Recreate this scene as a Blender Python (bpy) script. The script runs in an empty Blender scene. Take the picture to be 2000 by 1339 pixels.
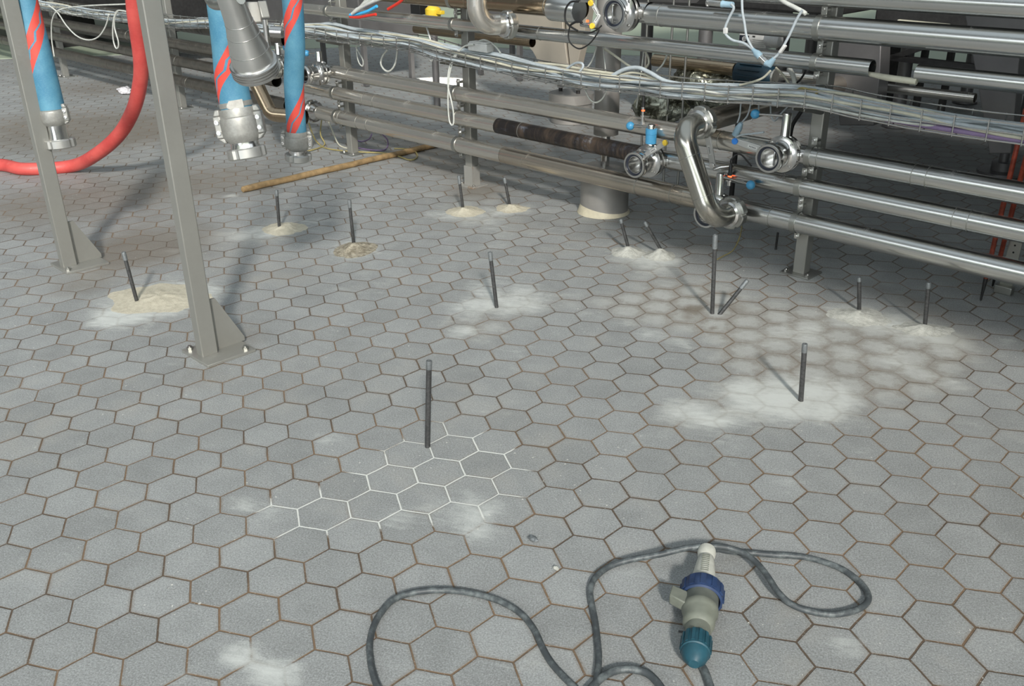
import bpy, math, random
import numpy as np
from mathutils import Vector, Matrix, noise
random.seed(7)
SC = bpy.context.scene
COL = SC.collection
# ------------------------------------------------------------------ camera
S = 0.0577                       # side of one hexagonal floor tile, metres
F = 1816.2; PITCH = 0.4368; ROLL = -0.0134; YAW = -0.25746
CAM = Vector((-0.11349, -1.38205, 1.07893))
def _basis():
    p, r, y = PITCH, ROLL, YAW
    fwd = Vector((math.sin(y)*math.cos(p), math.cos(y)*math.cos(p), -math.sin(p)))
    right = Vector((math.cos(y), -math.sin(y), 0)); up = right.cross(fwd)
    return right*math.cos(r)+up*math.sin(r), -right*math.sin(r)+up*math.cos(r), fwd
R2, U2, FW = _basis()
cam = bpy.data.cameras.new('camera'); cam.sensor_width = 36; cam.lens = F*36/2000
cam.clip_start = .02; cam.clip_end = 200
co = bpy.data.objects.new('camera', cam); COL.objects.link(co)
m = Matrix((R2, U2, -FW)).transposed().to_4x4(); m.translation = CAM; co.matrix_world = m
SC.camera = co
# ------------------------------------------------------------------ light
SC.view_settings.view_transform = 'Standard'; SC.view_settings.look = 'None'
SC.view_settings.gamma = 1; SC.view_settings.use_curve_mapping = False
SC.view_settings.exposure = 0.0
SUN_H = Vector((-.37, .93, 0)).normalized()      # the light travels this way over the floor
W = bpy.data.worlds.new('hall_daylight'); SC.world = W; W.use_nodes = True
def world():
    nt = W.node_tree; N = nt.nodes; L = nt.links; N.clear()
    out = N.new('ShaderNodeOutputWorld'); bg = N.new('ShaderNodeBackground'); L.new(bg.outputs[0], out.inputs[0])
    tc = N.new('ShaderNodeTexCoord'); sep = N.new('ShaderNodeSeparateXYZ'); L.new(tc.outputs['Generated'], sep.inputs[0])
    def M(op, a, b=None, c=None):
        n = N.new('ShaderNodeMath'); n.operation = op
        for i, v in enumerate((a, b, c)):
            if v is None: continue
            if isinstance(v, (int, float)): n.inputs[i].default_value = v
            else: L.new(v, n.inputs[i])
        return n.outputs[0]
    def band(x, lo, hi, s):
        up = N.new('ShaderNodeMapRange'); up.interpolation_type = 'SMOOTHSTEP'; L.new(x, up.inputs[0]); up.inputs[1].default_value = lo-s; up.inputs[2].default_value = lo+s
        dn = N.new('ShaderNodeMapRange'); dn.interpolation_type = 'SMOOTHSTEP'; L.new(x, dn.inputs[0]); dn.inputs[1].default_value = hi+s; dn.inputs[2].default_value = hi-s
        return M('MULTIPLY', up.outputs[0], dn.outputs[0])
    z = sep.outputs[2]
    d = M('ADD', M('MULTIPLY', sep.outputs[0], .45), M('MULTIPLY', sep.outputs[1], -.89))
    front = N.new('ShaderNodeMapRange'); front.interpolation_type = 'SMOOTHSTEP'; L.new(d, front.inputs[0]); front.inputs[1].default_value = -.15; front.inputs[2].default_value = .55
    win = M('MULTIPLY', band(z, .37, .50, .012), front.outputs[0])
    green = M('MULTIPLY', M('MAXIMUM', band(z, .29, .325, .008), band(z, .20, .215, .006)), front.outputs[0])
    sky = band(z, .74, 1.2, .08)
    def mix(a, b, f):
        n = N.new('ShaderNodeMix'); n.data_type = 'RGBA'
        L.new(f, n.inputs[0])
        for i, v in ((6, a), (7, b)):
            if isinstance(v, tuple): n.inputs[i].default_value = (*v, 1)
            else: L.new(v, n.inputs[i])
        return n.outputs[2]
    c = mix((.20, .22, .225), (.70, .80, .86), sky)
    c = mix(c, (6.5, 7.0, 7.4), win)
    c = mix(c, (2.6, 3.0, 2.1), green)
    az = M('ADD', M('MULTIPLY', sep.outputs[0], -.17), M('MULTIPLY', sep.outputs[1], -.985))      # bright strip added to the world for highlights on upright steel
    bright_strip = M('MULTIPLY', band(z, -.06, .30, .02), band(az, .975, 1.2, .006))
    c = mix(c, (5.2, 5.6, 5.9), bright_strip)
    L.new(c, bg.inputs[0]); bg.inputs[1].default_value = .80
world()
def light(name, kind, loc, direction, energy, col, **kw):
    l = bpy.data.lights.new(name, kind); l.energy = energy; l.color = col
    for k, v in kw.items(): setattr(l, k, v)
    o = bpy.data.objects.new(name, l); COL.objects.link(o); o.location = loc
    o.rotation_euler = Vector(direction).to_track_quat('-Z', 'Y').to_euler(); return o
EL = math.radians(31)
light('sun', 'SUN', (2, -5, 4), SUN_H*math.cos(EL)+Vector((0, 0, -math.sin(EL))), 3.6, (1, .955, .89), angle=math.radians(5))
# skylight sun patches far behind the rack
light('skylight_beam', 'SPOT', (-2.27, 4.95, 6), (.0, -.03, -1), 9000, (1, .97, .9), spot_size=math.radians(5.6), spot_blend=.15, shadow_soft_size=.03)
light('skylight_beam', 'SPOT', (-3.95, 8.4, 6), (0, -.02, -1), 9000, (1, .97, .9), spot_size=math.radians(7.5), spot_blend=.2, shadow_soft_size=.03)
# ------------------------------------------------------------------ rays and the rack's own axes
TH = math.radians(-30.5)
U = Vector((math.cos(TH), math.sin(TH), 0)); NN = Vector((math.sin(TH), -math.cos(TH), 0)); Z = Vector((0, 0, 1))
O = Vector((0.07566, 1.57935, 0))
def ray(px, py): return FW+R2*((px-1000)/F)-U2*((py-669.5)/F)
def gr(px, py, z=0.0):
    d = ray(px, py); return CAM+d*((z-CAM.z)/d.z)
def rk(px, py, n):                               # point seen at (px,py) on the vertical plane n in front of the posts
    d = ray(px, py); return CAM+d*(((O-CAM).dot(NN)+n)/d.dot(NN))
def at(px, py, dist): return CAM+ray(px, py)*dist
def RW(u, n, z): return O+U*u+NN*n+Z*z
# ------------------------------------------------------------------ materials
class NT:
    def __init__(s, name):
        s.m = bpy.data.materials.new(name); s.m.use_nodes = True; s.t = s.m.node_tree; s.N = s.t.nodes; s.L = s.t.links
        s.b = s.N['Principled BSDF']; s.tc = s.N.new('ShaderNodeTexCoord')
    def new(s, t): return s.N.new('ShaderNode'+t)
    def put(s, sock, v):
        if isinstance(v, (int, float)): sock.default_value = v
        elif isinstance(v, tuple): sock.default_value = (*v, 1) if len(v) == 3 and sock.type == 'RGBA' else v
        else: s.L.new(v, sock)
    def M(s, op, a, b=None, c=None):
        n = s.new('Math'); n.operation = op
        for i, v in enumerate((a, b, c)):
            if v is not None: s.put(n.inputs[i], v)
        return n.outputs[0]
    def V(s, op, a, b=None, c=None):
        n = s.new('VectorMath'); n.operation = op
        for i, v in enumerate((a, b, c)):
            if v is not None: s.put(n.inputs[i], v)
        return n
    def mix(s, a, b, f):
        n = s.new('Mix'); n.data_type = 'RGBA'; s.put(n.inputs[0], f); s.put(n.inputs[6], a); s.put(n.inputs[7], b); return n.outputs[2]
    def noise(s, vec, scale, detail=4, rough=.55, dist=0.0):
        n = s.new('TexNoise'); s.put(n.inputs['Vector'], vec); s.put(n.inputs['Scale'], scale); n.inputs['Detail'].default_value = detail
        n.inputs['Roughness'].default_value = rough; n.inputs['Distortion'].default_value = dist; return n.outputs[0]
    def ramp(s, x, lo, hi, a=0.0, b=1.0):
        n = s.new('MapRange'); n.interpolation_type = 'SMOOTHSTEP'
        for i, v in enumerate((x, lo, hi, a, b)): s.put(n.inputs[i], v)
        return n.outputs[0]
    def scale(s, vec, xyz):
        return s.V('MULTIPLY', vec, xyz).outputs[0]
    def bump(s, h, strength=.3, dist=.001):
        n = s.new('Bump'); n.inputs['Strength'].default_value = strength; n.inputs['Distance'].default_value = dist; s.put(n.inputs['Height'], h); s.put(s.b.inputs['Normal'], n.outputs[0])
    def set(s, **k):
        for a, v in k.items(): s.put(s.b.inputs[{'col': 'Base Color', 'rough': 'Roughness', 'metal': 'Metallic', 'ior': 'IOR', 'spec': 'Specular IOR Level', 'em': 'Emission Color', 'es': 'Emission Strength', 'alpha': 'Alpha', 'sub': 'Subsurface Weight'}[a]], v)
def steel(name, col=(.62, .61, .58), rough=.28, dust=0.15, dustcol=(.42, .40, .36), stain=None, stainamt=0.0, uv=True, grain=.35, seed=0.0, met0=1.0):
    t = NT(name); v = t.tc.outputs['UV' if uv else 'Object']
    v = t.V('ADD', v, (seed, seed*.37, 0)).outputs[0]
    g = t.noise(t.scale(v, (900, 14, 60) if uv else (60, 60, 60)), 1, 3, .6)         # brushed round the tube
    big = t.noise(t.scale(v, (9, 2.5, 3)), 1.5, 6, .65, .4)
    streak = t.noise(t.scale(v, (26, 3, 3)), 1, 4, .6)
    tone = t.M('MULTIPLY', t.M('ADD', t.M('MULTIPLY', g, .22*grain), .89), 1.0)
    base = t.mix((0, 0, 0), col, tone)
    met = met0
    if stain:
        sf = t.ramp(t.M('ADD', t.M('MULTIPLY', big, .7), t.M('MULTIPLY', streak, .3)), .62-stainamt*.35, .70-stainamt*.3)
        base = t.mix(base, stain, t.M('MULTIPLY', sf, .9))
        met = t.M('MULTIPLY', met0, t.M('SUBTRACT', 1.0, t.M('MULTIPLY', sf, .75)))
    df = t.ramp(t.M('ADD', t.M('MULTIPLY', t.noise(t.scale(v, (7, 5, 5)), 1.3, 7, .65), .8), t.M('MULTIPLY', streak, .2)), .58-dust*.35, .90-dust*.2)
    # settled dust lies on what faces up
    geo = t.new('NewGeometry'); sx = t.new('SeparateXYZ'); t.L.new(geo.outputs['Normal'], sx.inputs[0])
    upw = t.ramp(sx.outputs[2], -.1, .9)
    df = t.M('MULTIPLY', df, t.M('ADD', .35, t.M('MULTIPLY', upw, .65)))
    t.set(col=t.mix(base, dustcol, df), metal=t.M('MULTIPLY', t.M('SUBTRACT', 1.0, t.M('MULTIPLY', df, .85)), met),
          rough=t.M('ADD', t.M('ADD', rough, t.M('MULTIPLY', df, .35)), t.M('MULTIPLY', t.M('SUBTRACT', g, .5), .05)))
    t.bump(g, .05*grain, .0003)
    return t.m
def plain(name, col, rough=.5, metal=0.0, var=.12, scale=60, bump=.15, spec=.5):
    t = NT(name); n = t.noise(t.tc.outputs['Object'], scale, 5, .6); n2 = t.noise(t.tc.outputs['Object'], scale*.15, 4, .6)
    f = t.M('ADD', t.M('MULTIPLY', n, .5), t.M('MULTIPLY', n2, .5))
    lo = tuple(c*(1-var*1.6) for c in col); hi = tuple(min(1, c*(1+var*1.6)) for c in col)
    t.set(col=t.mix(lo, hi, t.ramp(f, .3, .7)), rough=t.M('ADD', rough-.08, t.M('MULTIPLY', n, .16)), metal=metal, spec=spec)
    if bump: t.bump(n, bump, .0006)
    return t.m
M_ = {}
M_['pipe_clean'] = steel('clean_brushed_pipe', (.66, .66, .64), .24, .08, seed=1.3)
M_['pipe_mid'] = steel('dusty_brushed_pipe', (.70, .67, .61), .22, .10, (.44, .42, .38), seed=4.1, met0=.9)
M_['pipe_bend'] = steel('bend_steel', (.50, .48, .43), .22, .05, seed=3.1)
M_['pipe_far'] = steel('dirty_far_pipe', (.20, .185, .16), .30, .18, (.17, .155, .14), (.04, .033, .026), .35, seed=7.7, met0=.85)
M_['pipe_old'] = steel('soiled_pipe', (.56, .50, .42), .22, .08, (.32, .29, .25), (.13, .10, .07), .16, seed=9.7, met0=.92)
def burnt():
    t = NT('burnt_pipe'); v = t.tc.outputs['UV']; r1 = t.noise(t.scale(v, (11, 2.5, 1)), 1, 6, .75, .8); r2 = t.noise(t.scale(v, (5, 7, 1)), 1.4, 6, .7, .5); f = t.noise(t.scale(v, (120, 30, 1)), 1, 3, .6)
    c = t.mix((.024, .021, .021), (.10, .072, .052), t.ramp(r1, .45, .68)); c = t.mix(c, (.10, .11, .14), t.ramp(r2, .52, .66)); c = t.mix(c, (.36, .35, .34), t.M('MULTIPLY', t.ramp(t.M('ADD', t.M('MULTIPLY', r2, .5), t.M('MULTIPLY', r1, .5)), .58, .68), .7))
    t.set(col=c, metal=.45, rough=t.M('ADD', .26, t.M('MULTIPLY', f, .25))); return t.m
M_['pipe_burnt'] = burnt()
M_['pipe_brown'] = steel('brown_tinted_pipe', (.42, .33, .23), .24, .10, (.22, .18, .14), (.12, .08, .05), .18, seed=6.2)
M_['steel'] = steel('machined_steel', (.66, .65, .63), .20, .05, uv=False)
M_['nut_steel'] = steel('cast_nut_steel', (.50, .495, .47), .42, .1, uv=False, met0=.8)
M_['steel_dull'] = steel('dull_steel', (.46, .46, .43), .38, .25, (.27, .26, .24), uv=False)
M_['post'] = steel('frame_post_steel', (.36, .355, .325), .38, .30, (.27, .265, .24), uv=False, met0=.55)
M_['post_rust'] = steel('rusty_post_steel', (.44, .43, .40), .36, .30, (.30, .28, .25), (.20, .10, .03), .35, uv=False, met0=.5)
M_['cast'] = plain('cast_aluminium', (.35, .345, .32), .45, .5, .10, 160, .3)
M_['bore'] = steel('polished_bore', (.50, .50, .49), .16, .0, uv=False)
M_['seal'] = plain('dark_blue_rubber_seal', (.018, .022, .035), .4)
M_['black'] = plain('black_rubber', (.012, .012, .012), .45)
M_['blue_plastic'] = plain('light_blue_plastic', (.055, .26, .46), .38, 0, .06)
M_['blue_dot'] = plain('blue_cap_plastic', (.03, .20, .62), .35, 0, .05)
M_['yellow'] = plain('yellow_plastic', (.72, .50, .04), .4, 0, .08)
M_['label'] = plain('white_label', (.62, .62, .60), .5, 0, .05)
M_['ink'] = plain('black_print', (.03, .03, .03), .5, 0, .05)
M_['white_plastic'] = plain('off_white_plastic', (.58, .58, .56), .45, 0, .08)
M_['cable'] = plain('grey_cable_sheath', (.40, .445, .47), .5, 0, .12, 30)
M_['cable_light'] = plain('pale_cable_sheath', (.52, .53, .49), .5, 0, .12, 30)
M_['cable_cream'] = plain('cream_cable_sheath', (.52, .50, .40), .5, 0, .12, 30)
M_['cable_purple'] = plain('purple_cable_sheath', (.25, .18, .32), .5, 0, .12, 30)
M_['cable_yellow'] = plain('olive_cable_sheath', (.30, .25, .10), .5, 0, .12, 30)
M_['conn_blue'] = plain('blue_grey_connector', (.26, .38, .46), .45, 0, .08)
M_['rod'] = plain('dark_steel_rod', (.085, .085, .085), .42, .6, .25, 200, .4)
M_['sleeve'] = plain('grey_metal_sleeve', (.20, .215, .22), .45, .5, .15, 200)
M_['hole'] = plain('hole_inside', (.008, .008, .01), .7)
M_['wood'] = plain('weathered_wood_handle', (.27, .18, .085), .6, 0, .35, 25, .4)
M_['red_steel'] = plain('red_painted_iron', (.36, .060, .030), .5, .1, .35, 60)
M_['cream_seal'] = plain('cream_sealant', (.60, .54, .40), .55, 0, .08)
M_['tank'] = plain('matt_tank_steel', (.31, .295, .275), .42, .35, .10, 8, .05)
M_['tank_dark'] = plain('shaded_tank_steel', (.17, .165, .165), .45, .6, .12, 8, .1)  # darker copy of the tank steel, shade behind the rack put into the colour
M_['dark_iron'] = plain('dark_iron', (.035, .034, .034), .5, .4, .2)
M_['motor'] = plain('dark_teal_paint', (.008, .028, .045), .4)
M_['red_tube'] = plain('red_plastic_tube', (.62, .035, .02), .35, 0, .05)
M_['cyan_tube'] = plain('cyan_plastic_tube', (.05, .42, .78), .35, 0, .05)
M_['rag'] = plain('white_rag_cloth', (.62, .60, .62), .8, 0, .15, 40)
def led():
    t = NT('red_led'); t.set(col=(.6, .05, .02), em=(1, .12, .03), es=2.5); return t.m
M_['led'] = led()
def foil():
    t = NT('crumpled_foil'); v = t.tc.outputs['Object']; n = t.noise(v, 16, 5, .6, 1.2); f = t.noise(v, 40, 4, .6, .6)
    t.set(col=t.mix((.10, .10, .07), (.62, .63, .52), t.ramp(n, .40, .66)), metal=.9, rough=t.M('ADD', .18, t.M('MULTIPLY', f, .25))); t.bump(n, 1.0, .02); return t.m
M_['foil'] = foil()
def cord():
    t = NT('grey_black_rubber_cord'); v = t.tc.outputs['UV']; sp = t.new('SeparateXYZ'); t.L.new(v, sp.inputs[0])
    tw = t.M('SINE', t.M('ADD', t.M('MULTIPLY', sp.outputs[0], 230), t.M('MULTIPLY', sp.outputs[1], 350)))
    n = t.noise(t.tc.outputs['Object'], 45, 5, .7)
    t.set(col=t.mix((.050, .058, .062), (.15, .17, .17), t.ramp(t.M('ADD', t.M('MULTIPLY', tw, .025), n), .42, .72)), rough=.5); t.bump(n, .3, .001); return t.m
M_['cord'] = cord()
def redhose():
    t = NT('red_rubber_hose'); v = t.tc.outputs['Object']; n = t.noise(v, 300, 3, .6); b = t.noise(v, 9, 5, .6); w = t.ramp(t.noise(t.scale(v, (14, 14, 40)), 2, 5, .7, 1.0), .62, .74)
    c = t.mix((.48, .055, .05), (.62, .10, .085), t.ramp(b, .3, .7)); c = t.mix(c, (.62, .38, .34), t.M('MULTIPLY', w, .45))
    t.set(col=c, rough=.5); t.bump(n, .2, .0008); return t.m
M_['red_hose'] = redhose()
def bluehose(phase, pitch, width):
    t = NT('blue_fabric_hose'); uv = t.tc.outputs['UV']; sp = t.new('SeparateXYZ'); t.L.new(uv, sp.inputs[0]); ln, an = sp.outputs[0], sp.outputs[1]   # length m, angle 0..1
    q = t.M('FRACT', t.M('ADD', t.M('SUBTRACT', t.M('DIVIDE', ln, pitch), an), phase))
    zig = t.M('MULTIPLY', t.M('SUBTRACT', t.M('PINGPONG', t.M('MULTIPLY', ln, 40), 1.0), .5), .040)
    d = t.M('SUBTRACT', q, .5)
    inside = t.M('LESS_THAN', t.M('ABSOLUTE', d), width)
    gap = t.M('GREATER_THAN', t.M('ABSOLUTE', t.M('ADD', d, zig)), .014)
    red = t.M('MULTIPLY', inside, gap)
    v = t.tc.outputs['Object']; n = t.noise(t.scale(uv, (500, 40, 1)), 1, 3, .6); b = t.noise(v, 14, 5, .6)
    c = t.mix((.045, .18, .29), (.10, .275, .38), t.ramp(b, .3, .72)); c = t.mix(c, (.20, .37, .43), t.M('MULTIPLY', t.ramp(n, .45, .8), .35))
    c = t.mix(c, t.mix((.66, .05, .03), (.58, .09, .07), b), red)
    t.set(col=c, rough=.62); t.bump(t.M('ADD', n, t.M('MULTIPLY', b, .5)), .35, .001); return t.m
# floor tiles: lattice position comes from the 'lattice' UV, dirt from attributes laid on the floor mesh
def floor_mat():
    t = NT('hexagonal_floor_tiles'); uvn = t.new('UVMap'); uvn.uv_map = 'lattice'
    uv = uvn.outputs[0]; P = t.tc.outputs['Object']
    wob = t.V('SUBTRACT', t.new('TexNoise').outputs[1], (.5, .5, .5)); nz = wob.inputs[0].links[0].from_node; t.put(nz.inputs['Vector'], P); nz.inputs['Scale'].default_value = 22; nz.inputs['Detail'].default_value = 3
    p = t.V('ADD', uv, t.V('MULTIPLY', wob.outputs[0], (.05, .05, 0)).outputs[0]).outputs[0]
    r = (3, math.sqrt(3), 1); h = (1.5, math.sqrt(3)/2, .5)
    a = t.V('SUBTRACT', t.V('WRAP', p, r, (0, 0, 0)).outputs[0], h).outputs[0]
    b = t.V('SUBTRACT', t.V('WRAP', t.V('SUBTRACT', p, h).outputs[0], r, (0, 0, 0)).outputs[0], h).outputs[0]
    za = t.V('MULTIPLY', a, (1, 1, 0)).outputs[0]; zb = t.V('MULTIPLY', b, (1, 1, 0)).outputs[0]
    less = t.M('LESS_THAN', t.V('LENGTH', za).outputs['Value'], t.V('LENGTH', zb).outputs['Value'])
    mx = t.new('Mix'); mx.data_type = 'VECTOR'; t.put(mx.inputs[0], less); t.put(mx.inputs[4], zb); t.put(mx.inputs[5], za); g = mx.outputs[1]
    cid = t.V('SUBTRACT', p, g).outputs[0]
    ab = t.V('ABSOLUTE', g).outputs[0]; sp = t.new('SeparateXYZ'); t.L.new(ab, sp.inputs[0])
    hd = t.M('MAXIMUM', sp.outputs[1], t.M('ADD', t.M('MULTIPLY', sp.outputs[0], .8660254), t.M('MULTIPLY', sp.outputs[1], .5)))
    d = t.M('SUBTRACT', .8660254, hd)
    snap = t.V('SNAP', t.V('ADD', cid, (.02, .02, 0)).outputs[0], (.1, .1, 1)).outputs[0]
    wn = t.new('TexWhiteNoise'); wn.noise_dimensions = '2D'; t.L.new(snap, wn.inputs['Vector']); rnd = wn.outputs[0]
    at_d = t.new('Attribute'); at_d.attribute_name = 'dust'; dust = at_d.outputs['Fac']
    at_h = t.new('Attribute'); at_h.attribute_name = 'haze'; haze = at_h.outputs['Fac']
    at_s = t.new('Attribute'); at_s.attribute_name = 'stain'; stain = at_s.outputs['Fac']
    at_g = t.new('Attribute'); at_g.attribute_name = 'grouted'; grouted = at_g.outputs['Fac']
    # grout line, its width wanders
    gw = t.M('ADD', .000, t.M('MULTIPLY', t.noise(P, 5, 3), .042))
    line = t.M('SUBTRACT', 1.0, t.ramp(d, gw, t.M('ADD', gw, .016)))
    halo = t.M('SUBTRACT', 1.0, t.ramp(d, .02, .15))
    # tile face: speckled grey ceramic
    spk = t.noise(P, 330, 2, .75); spk2 = t.noise(P, 190, 4, .75); mot = t.noise(P, 9, 6, .65, .3); big = t.noise(P, 1.4, 4, .6)
    smear = t.noise(t.scale(P, (16, 55, 1)), 1, 5, .7, .8)
    tone = t.M('ADD', t.M('ADD', t.M('MULTIPLY', spk, .72), t.M('MULTIPLY', spk2, .22)), t.M('ADD', t.M('MULTIPLY', mot, .25), t.M('MULTIPLY', rnd, .065)))
    c = t.mix((.185, .19, .185), (.415, .43, .425), t.ramp(tone, .42, .88))
    warm = t.ramp(t.M('ADD', t.M('MULTIPLY', big, .5), t.M('MULTIPLY', mot, .5)), .50, .70)
    c = t.mix(c, t.mix(c, (.30, .26, .20), .38), t.M('MULTIPLY', warm, .6))
    # powder dust rubbed on the tiles
    dn = t.M('ADD', t.M('MULTIPLY', t.noise(P, 7, 7, .7, .5), .55), t.M('MULTIPLY', smear, .45))
    wipe = t.M('MULTIPLY', t.ramp(dn, .56, .74), .16)
    centre = t.ramp(d, .10, .60)
    hz = t.ramp(t.M('ADD', t.M('MULTIPLY', haze, .9), t.M('MULTIPLY', t.M('SUBTRACT', dn, .5), 1.6)), .15, .95)
    gritty = t.noise(P, 38, 6, .8)
    hzc = t.mix((.28, .255, .215), (.47, .47, .44), t.ramp(t.M('ADD', t.M('MULTIPLY', centre, .28), gritty), .40, .82))
    c = t.mix(c, hzc, t.M('MULTIPLY', hz, .62))
    df = t.ramp(t.M('ADD', t.M('MULTIPLY', dust, .8), t.M('MULTIPLY', t.M('SUBTRACT', dn, .5), 2.6)), .15, 1.25)
    edge_dirt = t.M('MULTIPLY', halo, t.M('MULTIPLY', t.ramp(mot, .38, .66), .42))
    c = t.mix(c, (.17, .13, .09), edge_dirt)
    c = t.mix(c, (.60, .62, .59), t.M('MINIMUM', t.M('ADD', wipe, t.M('MULTIPLY', t.M('MULTIPLY', df, .85), t.M('SUBTRACT', 1.0, t.M('MULTIPLY', halo, .15)))), .9))
    sf = t.ramp(t.M('ADD', stain, t.M('MULTIPLY', t.M('SUBTRACT', dn, .5), 1.0)), .15, 1.0)
    c = t.mix(c, (.15, .12, .085), t.M('MULTIPLY', sf, .62))
    gc = t.mix((.20, .135, .085), (.11, .082, .060), t.ramp(t.noise(P, 3.1, 3), .42, .6))
    gc = t.mix(gc, (.42, .40, .36), t.M('MULTIPLY', t.ramp(t.noise(P, 260, 2, .5), .62, .70), .6))
    fill = t.ramp(t.M('ADD', t.M('ADD', dust, t.M('MULTIPLY', haze, .55)), t.M('MULTIPLY', t.M('SUBTRACT', dn, .5), 2.2)), .25, 1.05)
    gc = t.mix(gc, c, t.M('MULTIPLY', fill, .92))
    gc = t.mix(gc, (.66, .67, .63), t.ramp(t.M('ADD', grouted, t.M('MULTIPLY', t.M('SUBTRACT', dn, .5), .9)), .38, .62))
    c = t.mix(c, gc, line)
    crumbs = t.M('MULTIPLY', t.ramp(t.noise(P, 120, 1, .4), .745, .765), t.ramp(t.noise(P, 2.3, 2), .45, .62))
    c = t.mix(c, (.62, .61, .56), crumbs)
    hgt = t.M('ADD', t.M('SUBTRACT', t.M('ADD', t.M('MULTIPLY', spk2, .16), t.M('MULTIPLY', mot, .2)), t.M('MULTIPLY', line, t.M('SUBTRACT', 1.0, fill))), t.M('MULTIPLY', rnd, .15))
    t.set(col=c, rough=t.M('ADD', .52, t.M('MULTIPLY', t.M('MAXIMUM', df, .1), .3)), spec=.28); t.bump(hgt, .55, .0025)
    return t.m
# ------------------------------------------------------------------ mesh helpers
def frame(axis):
    a = axis.normalized(); h = Vector((0, 0, 1)) if abs(a.z) < .9 else Vector((1, 0, 0))
    x = h.cross(a).normalized(); return x, a.cross(x).normalized(), a
def smooth_path(pts, k=8, closed=False):
    pts = [Vector(p) for p in pts]
    if len(pts) < 3: return pts
    out = []; n = len(pts)
    for i in range(n-1):
        p0 = pts[max(i-1, 0)]; p1 = pts[i]; p2 = pts[i+1]; p3 = pts[min(i+2, n-1)]
        for j in range(k):
            t = j/k; out.append(.5*((2*p1)+(p2-p0)*t+(2*p0-5*p1+4*p2-p3)*t*t+(3*p1-p0-3*p2+p3)*t**3))
    out.append(pts[-1]); return out
def bend_path(pts, rad, k=8):
    """straight runs with rounded corners of radius rad"""
    pts = [Vector(p) for p in pts]; out = [pts[0]]
    for i in range(1, len(pts)-1):
        a = (pts[i-1]-pts[i]).normalized(); b = (pts[i+1]-pts[i]).normalized(); ang = a.angle(b)
        d = rad/math.tan(ang/2); d = min(d, .48*(pts[i-1]-pts[i]).length, .48*(pts[i+1]-pts[i]).length)
        s, e = pts[i]+a*d, pts[i]+b*d
        r = d*math.tan(ang/2); c = pts[i]+(a+b).normalized()*(r/math.sin(ang/2)); va, vb = s-c, e-c; w = va.angle(vb)
        for j in range(k+1):
            t = j/k; out.append(c+(va*math.sin((1-t)*w)+vb*math.sin(t*w))/math.sin(w) if w > 1e-4 else s)
    out.append(pts[-1]); return out
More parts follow.
